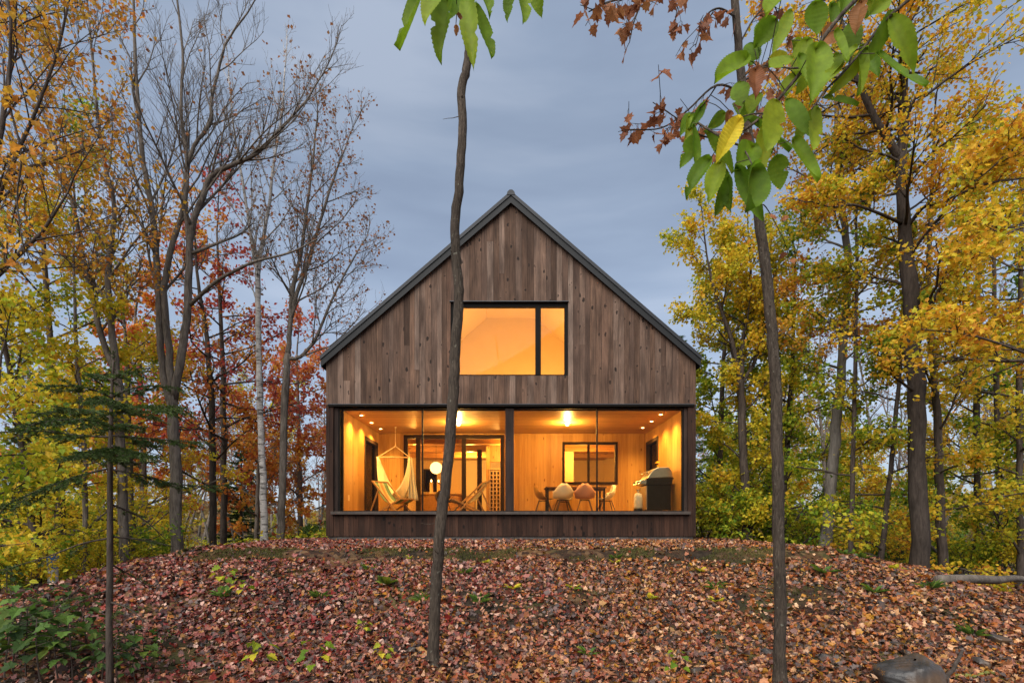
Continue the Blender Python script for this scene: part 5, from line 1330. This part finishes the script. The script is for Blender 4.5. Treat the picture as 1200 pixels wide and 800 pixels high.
twigs = [([(640,-30,1.55),(560,50,1.53),(490,140,1.52),(430,235,1.52),(370,310,1.52),(290,400,1.54),(210,460,1.56),(150,482,1.6),(90,455,1.65),(50,430,1.7)], .0062),
         ([(430,238,1.52),(380,240,1.55),(330,235,1.58),(265,238,1.62)], .003), ([(830,-30,1.55),(710,75,1.56),(640,165,1.56),(560,260,1.55),(500,320,1.53),(455,385,1.5)], .0052),
         ([(120,300,1.62),(90,345,1.66),(55,390,1.7)], .0025), ([(290,400,1.54),(250,400,1.55),(205,412,1.56)], .0028), ([(210,460,1.56),(200,500,1.52),(225,540,1.47),(245,580,1.4)], .003), ([(150,482,1.6),(130,520,1.58),(120,560,1.58)], .0025), ([(300,400,1.54),(330,460,1.52),(332,540,1.5)], .0025), ([(640,165,1.56),(560,190,1.57),(510,165,1.58)], .003)]
def near_tree(label, base, trunk, limbs, twigs, tw2px, green, brown, yellow, extra=0, nb=(0,3)):
    mbt, mg, mbr, my = MB(), MB(), MB(), MB()
    mbt.tube(catmull(trunk,4), np.linspace(.10,.05,len(catmull(trunk,4))), 12, rough=.03)
    for l, r in limbs: c = catmull(l,5); mbt.tube(c, np.linspace(r,r*.35,len(c)), 7)
    for l, r in twigs: c = catmull([P(*tw2px(a,b),y) for a,b,y in l],5); mbt.tube(c, np.linspace(r,r*.5,len(c)), 6)
    tpts = np.concatenate([catmull([P(*tw2px(a,b),y) for a,b,y in l],8) for l,r in twigs])
    for lst, m_ in ((green,mg),(brown,mbr),(yellow,my)):
        for x0,y0,x1,y1,w,Y in lst:
            p = P(*tw2px(x0,y0),Y); dy = rng.uniform(-.05,.05); q = P(*tw2px(x1,y1),Y+dy)
            chestnut_leaf(m_, p, q, w*1.22/3*Y/F, rng.uniform(-.15,.45), rng.uniform(-.75,.75), dy, nb)
            j = tpts[np.argmin(((tpts-p)**2).sum(1))]
            if np.linalg.norm(j-p) < .22: mbt.tube([j,(j+p)/2+np.array([0,0,.006]),p], .0014, 4, cap=False)
    for k in range(extra):                                # more leaves along the same twigs
        j = tpts[rng.integers(4,len(tpts))]; p = j+rng.normal(size=3)*np.array([.02,.03,.015]); d_ = unit(np.array([rng.normal()*.55-.1,rng.normal()*.3,-1.0])); ln = rng.uniform(.10,.19)
        chestnut_leaf(mg, p, p+d_*ln, ln*rng.uniform(.29,.38), rng.uniform(-.15,.45), rng.uniform(-.9,.9), 0)
        mbt.tube([j,(j+p)/2,p], .0014, 4, cap=False)
    t = thing('chestnut_tree', base, label, 'tree'); mbt.build('trunk', M['bark_sap'], t, smooth=True)
    mg.build('green_leaves', M['lf_chestnut'], t, smooth=True)
    if brown: mbr.build('brown_leaves', M['lf_rust'], t)
    if yellow: my.build('yellow_leaves', M['lf_yellow'], t)
A = P(*cb(640,-30),1.55); Bp = P(*cb(830,-30),1.55)
tb = np.array([2.55,1.15,gz(2.55,1.15)-.1])
near_tree('chestnut branches with large serrated green leaves hanging in at the upper right', tuple(tb+np.array([0,0,.1])), [tb, tb+[.03,.02,1.4], tb+[-.02,.05,2.8], tb+[.02,0,4.2], tb+[.1,.1,5.4]],
    [([tb+[-.01,.04,2.6],[1.9,1.35,2.05],[1.35,1.5,1.85],Bp],.022), ([tb+[0,.03,3.0],[1.8,1.4,2.25],[1.2,1.5,1.95],A],.022)], twigs, cb, LV, LB, LY, 20)
def cc(px,py): return (440+px/3, py/3)
LV2 = [(175,-40,90,182,66,1.5),(230,-60,170,78,74,1.42),(255,-20,226,218,80,1.45),(318,-30,344,238,62,1.5),(345,10,408,206,72,1.55),(360,-40,408,42,54,1.6),(475,-40,463,78,38,1.6),(525,-40,512,95,52,1.55),(560,-50,582,58,48,1.62),(300,-30,262,60,40,1.6)]
LB2 = [(290,35,298,75,26,1.6),(283,85,284,128,18,1.62)]
tw2 = [([(620,-130,1.65),(520,-75,1.6),(400,-60,1.56),(300,-45,1.5),(200,-55,1.48)], .005), ([(300,-45,1.5),(285,-10,1.55),(288,30,1.6)], .002)]
tb2 = np.array([-2.0,.55,gz(-2.0,.55)-.1]); e2 = P(*cc(200,-55),1.48); e3 = P(*cc(620,-130),1.65)
near_tree('chestnut leaves hanging in at the top centre above the bent sapling', tuple(tb2+np.array([0,0,.1])), [tb2, tb2+[.03,.02,1.5], tb2+[-.02,.05,3.0], tb2+[.02,0,4.4], tb2+[.1,.1,5.6]],
    [([tb2+[-.01,.04,2.75],[-1.4,1.0,2.1],[-.7,1.35,1.85],e2],.020)], tw2, cc, LV2, LB2, [], 0, (3,7))

# ------------------------------------------------------------------ small fir at the left
Y = 4.6
mbw, mbn, mbl = MB(), MB(), MB()
tr = [P(px,py,Y) for px,py in ((129,806),(128,740),(129,640),(129,560),(130,500),(131,455),(133,422))]
c = catmull(tr,5); mbw.tube(c, np.interp(np.linspace(0,1,len(c)),[0,.6,1],[.030,.020,.006]), 10, rough=.03)
NP, ND, NN = [], [], []
def needle_twig(p):
    L_ = np.linalg.norm(np.diff(p,axis=0),axis=1).sum(); m_ = max(4,int(L_/.0030))
    t = rng.random(m_); x = t*(len(p)-1.001); i = x.astype(int); f = (x-i)[:,None]
    a = p[i]*(1-f)+p[i+1]*f; tg = unit(p[i+1]-p[i]); sd = unit(np.cross(tg,np.array([0,0,1.0])))*rng.choice([-1,1],m_)[:,None]
    d = unit(tg*.55+sd*rng.uniform(.3,1,m_)[:,None]+np.array([0,0,1])*rng.normal(.12,.4,m_)[:,None])
    NP.append(a); ND.append(d); NN.append(unit(rng.normal(size=(m_,3))+np.array([0,0,.8])))
def fir_branch(path, dens=1.0, start=.12, sidelen=.26, bare=False):
    p = catmull(path,5); Lp = np.linalg.norm(np.diff(p,axis=0),axis=1).sum(); mbw.tube(p, np.linspace(.0095,.003,len(p)), 5)
    if not bare: needle_twig(p[int(len(p)*start):])
    n_ = int(Lp/.058*dens)
    for k in range(n_):
        t = start+(1-start)*(k+rng.random())/n_; q, tg = interp(p, min(t,.99)); tg = unit(tg); sd = unit(np.cross(tg,[0,0,1]))*(1 if k % 2 else -1)
        d = tg*.8+sd*.75+np.array([0,0,-.30+rng.normal()*.15]); ln = sidelen*(1.15-.75*t)*rng.uniform(.6,1.2)
        s_ = bpath(q, d, ln, 5, -.05, .07); mbw.tube(s_, np.linspace(.0035,.0015,5), 3, cap=False)
        if not bare or rng.random() < .3: needle_twig(s_)
        for j in range(int(ln/.05)):
            q2, t2 = interp(s_, rng.uniform(.2,.95)); t2 = unit(t2); sd2 = unit(np.cross(t2,[0,0,1]))*(1 if j % 2 else -1)
            s2 = bpath(q2, t2*.8+sd2*.7+np.array([0,0,-.1]), ln*rng.uniform(.25,.5), 4, 0, .08)
            if not bare or rng.random() < .3: mbw.tube(s2, .0015, 3, cap=False); needle_twig(s2)
def fb(pts, **k): fir_branch([P(px,py,Y+dy) for px,py,dy in pts], **k)
fb([(131,512,0),(95,510,-.1),(50,505,-.2),(0,506,-.3),(-30,510,-.35)]); fb([(131,510,0),(165,513,.1),(205,516,.15),(244,519,.2)])
fb([(130,548,0),(90,558,-.15),(50,572,-.25),(5,592,-.35),(-30,605,-.4)]); fb([(130,550,0),(165,556,.1),(200,566,.2),(240,570,.25),(268,568,.3)], sidelen=.20)
fb([(131,490,0),(110,482,.3),(80,480,.55),(45,486,.8)]); fb([(131,488,0),(155,478,-.3),(185,476,-.5),(218,478,-.65)])
fb([(131,466,0),(108,456,-.2),(80,452,-.3),(48,452,-.45)], sidelen=.2); fb([(131,464,0),(155,455,.2),(180,452,.35),(212,455,.5)], sidelen=.2)
fb([(132,446,0),(118,440,.2),(102,438,.35)], sidelen=.13); fb([(132,445,0),(148,436,-.2),(170,436,-.3)], sidelen=.13); fb([(131,475,0),(125,468,-.4),(115,466,-.8)]); fb([(131,500,0),(140,498,.4),(155,498,.8)]); fb([(131,525,0),(115,528,-.35),(92,534,-.75)]); fb([(131,522,0),(150,528,-.3),(176,536,-.6)]); fb([(131,535,0),(115,530,.35),(95,530,.7)])
fb([(131,498,0),(105,492,-.4),(70,492,-.7),(28,498,-.9)])
fb([(132,440,0),(133,428,.02),(134,412,.02)], sidelen=.06, dens=.7)
fb([(129,630,0),(95,637,-.1),(55,652,-.2),(0,668,-.3)], bare=True, dens=.5); fb([(129,628,0),(165,632,.15),(205,640,.3)], bare=True, dens=.5); fb([(129,590,0),(165,606,.2),(195,632,.3)], bare=True, dens=.4)
fb([(129,690,0),(100,702,.2),(70,718,.3)], bare=True, dens=.5); fb([(129,705,0),(150,712,-.1),(170,728,-.2)], bare=True, dens=.7); fb([(129,660,0),(150,672,.2),(180,690,.4)], bare=True, dens=.4)
NP, ND, NN = map(np.concatenate,(NP,ND,NN)); n = len(NP)
leaves(mbn, NP, ND, NN, rng.uniform(.022,.034,n), .0072, T_DIA)
b = P(129,806,Y); b[2] = gz(b[0],b[1])
t = thing('fir_tree', tuple(b), 'small dark fir with flat layered branches at the left of the mound', 'tree')
mbw.build('trunk', M['bark_dark'], t, smooth=True); mbn.build('needles', M['lf_fir'], t)

# ------------------------------------------------------------------ sky and sun
w = bpy.data.worlds.new('World'); scene.world = w; w.use_nodes = True
nt = w.node_tree; nt.nodes.clear()
out = nt.nodes.new('ShaderNodeOutputWorld'); bg = nt.nodes.new('ShaderNodeBackground'); lk(nt, bg.outputs[0], out.inputs[0])
sky = nt.nodes.new('ShaderNodeTexSky'); sky.sky_type = 'NISHITA'; sky.sun_disc = False
SE, SA = 47, 203          # sun height and bearing (behind the viewer, a little left)
sky.sun_elevation = R(SE); sky.sun_rotation = R(SA)
co = objco(nt, (1,1,3.2), coord='Generated')
n1 = noise(nt, co, 1.5, 5, .5, .4); n2 = noise(nt, objco(nt, (1,1,6), coord='Generated'), 3.0, 4, .5, .2)
f = mth(nt, 'ADD', mth(nt, 'MULTIPLY', n1, .7), mth(nt, 'MULTIPLY', n2, .3))
cl = ramp(nt, f, [(.34,(.225,.275,.375)),(.5,(.30,.365,.475)),(.66,(.42,.48,.585))])
sp = nd(nt, 'SeparateXYZ'); tc = nd(nt, 'TexCoord'); lk(nt, tc.outputs['Generated'], sp.inputs[0])
cl = mixc(nt, 1.0, cl, ramp(nt, sp.outputs[2], [(0,gray(1.0)),(.25,gray(.92)),(.6,gray(.72)),(1,gray(.9))]), 'MULTIPLY')
vs = nd(nt, 'VectorMath', operation='SCALE'); lk(nt, cl, vs.inputs[0]); vs.inputs['Scale'].default_value = 3.55
lk(nt, mixc(nt, .90, sky.outputs[0], vs.outputs[0]), bg.inputs[0]); bg.inputs[1].default_value = .10
sd_ = bpy.data.lights.new('sun','SUN'); sd_.energy = 1.5; sd_.angle = R(70); sd_.color = (1.0,.95,.88)
so = bpy.data.objects.new('sun', sd_); col.objects.link(so); so.rotation_euler = (R(90-SE), 0, R(180-SA)); so.location = (0,-10,20)

vsn = scene.view_settings; vsn.view_transform = 'Standard'; vsn.look = 'None'; vsn.gamma = 1; vsn.exposure = 1.93; vsn.use_curve_mapping = False
cy = scene.cycles; cy.use_denoising = True; cy.max_bounces = 7; cy.diffuse_bounces = 3; cy.glossy_bounces = 3; cy.transmission_bounces = 3; cy.transparent_max_bounces = 12
cy.caustics_reflective = False; cy.caustics_refractive = False; cy.sample_clamp_indirect = 6
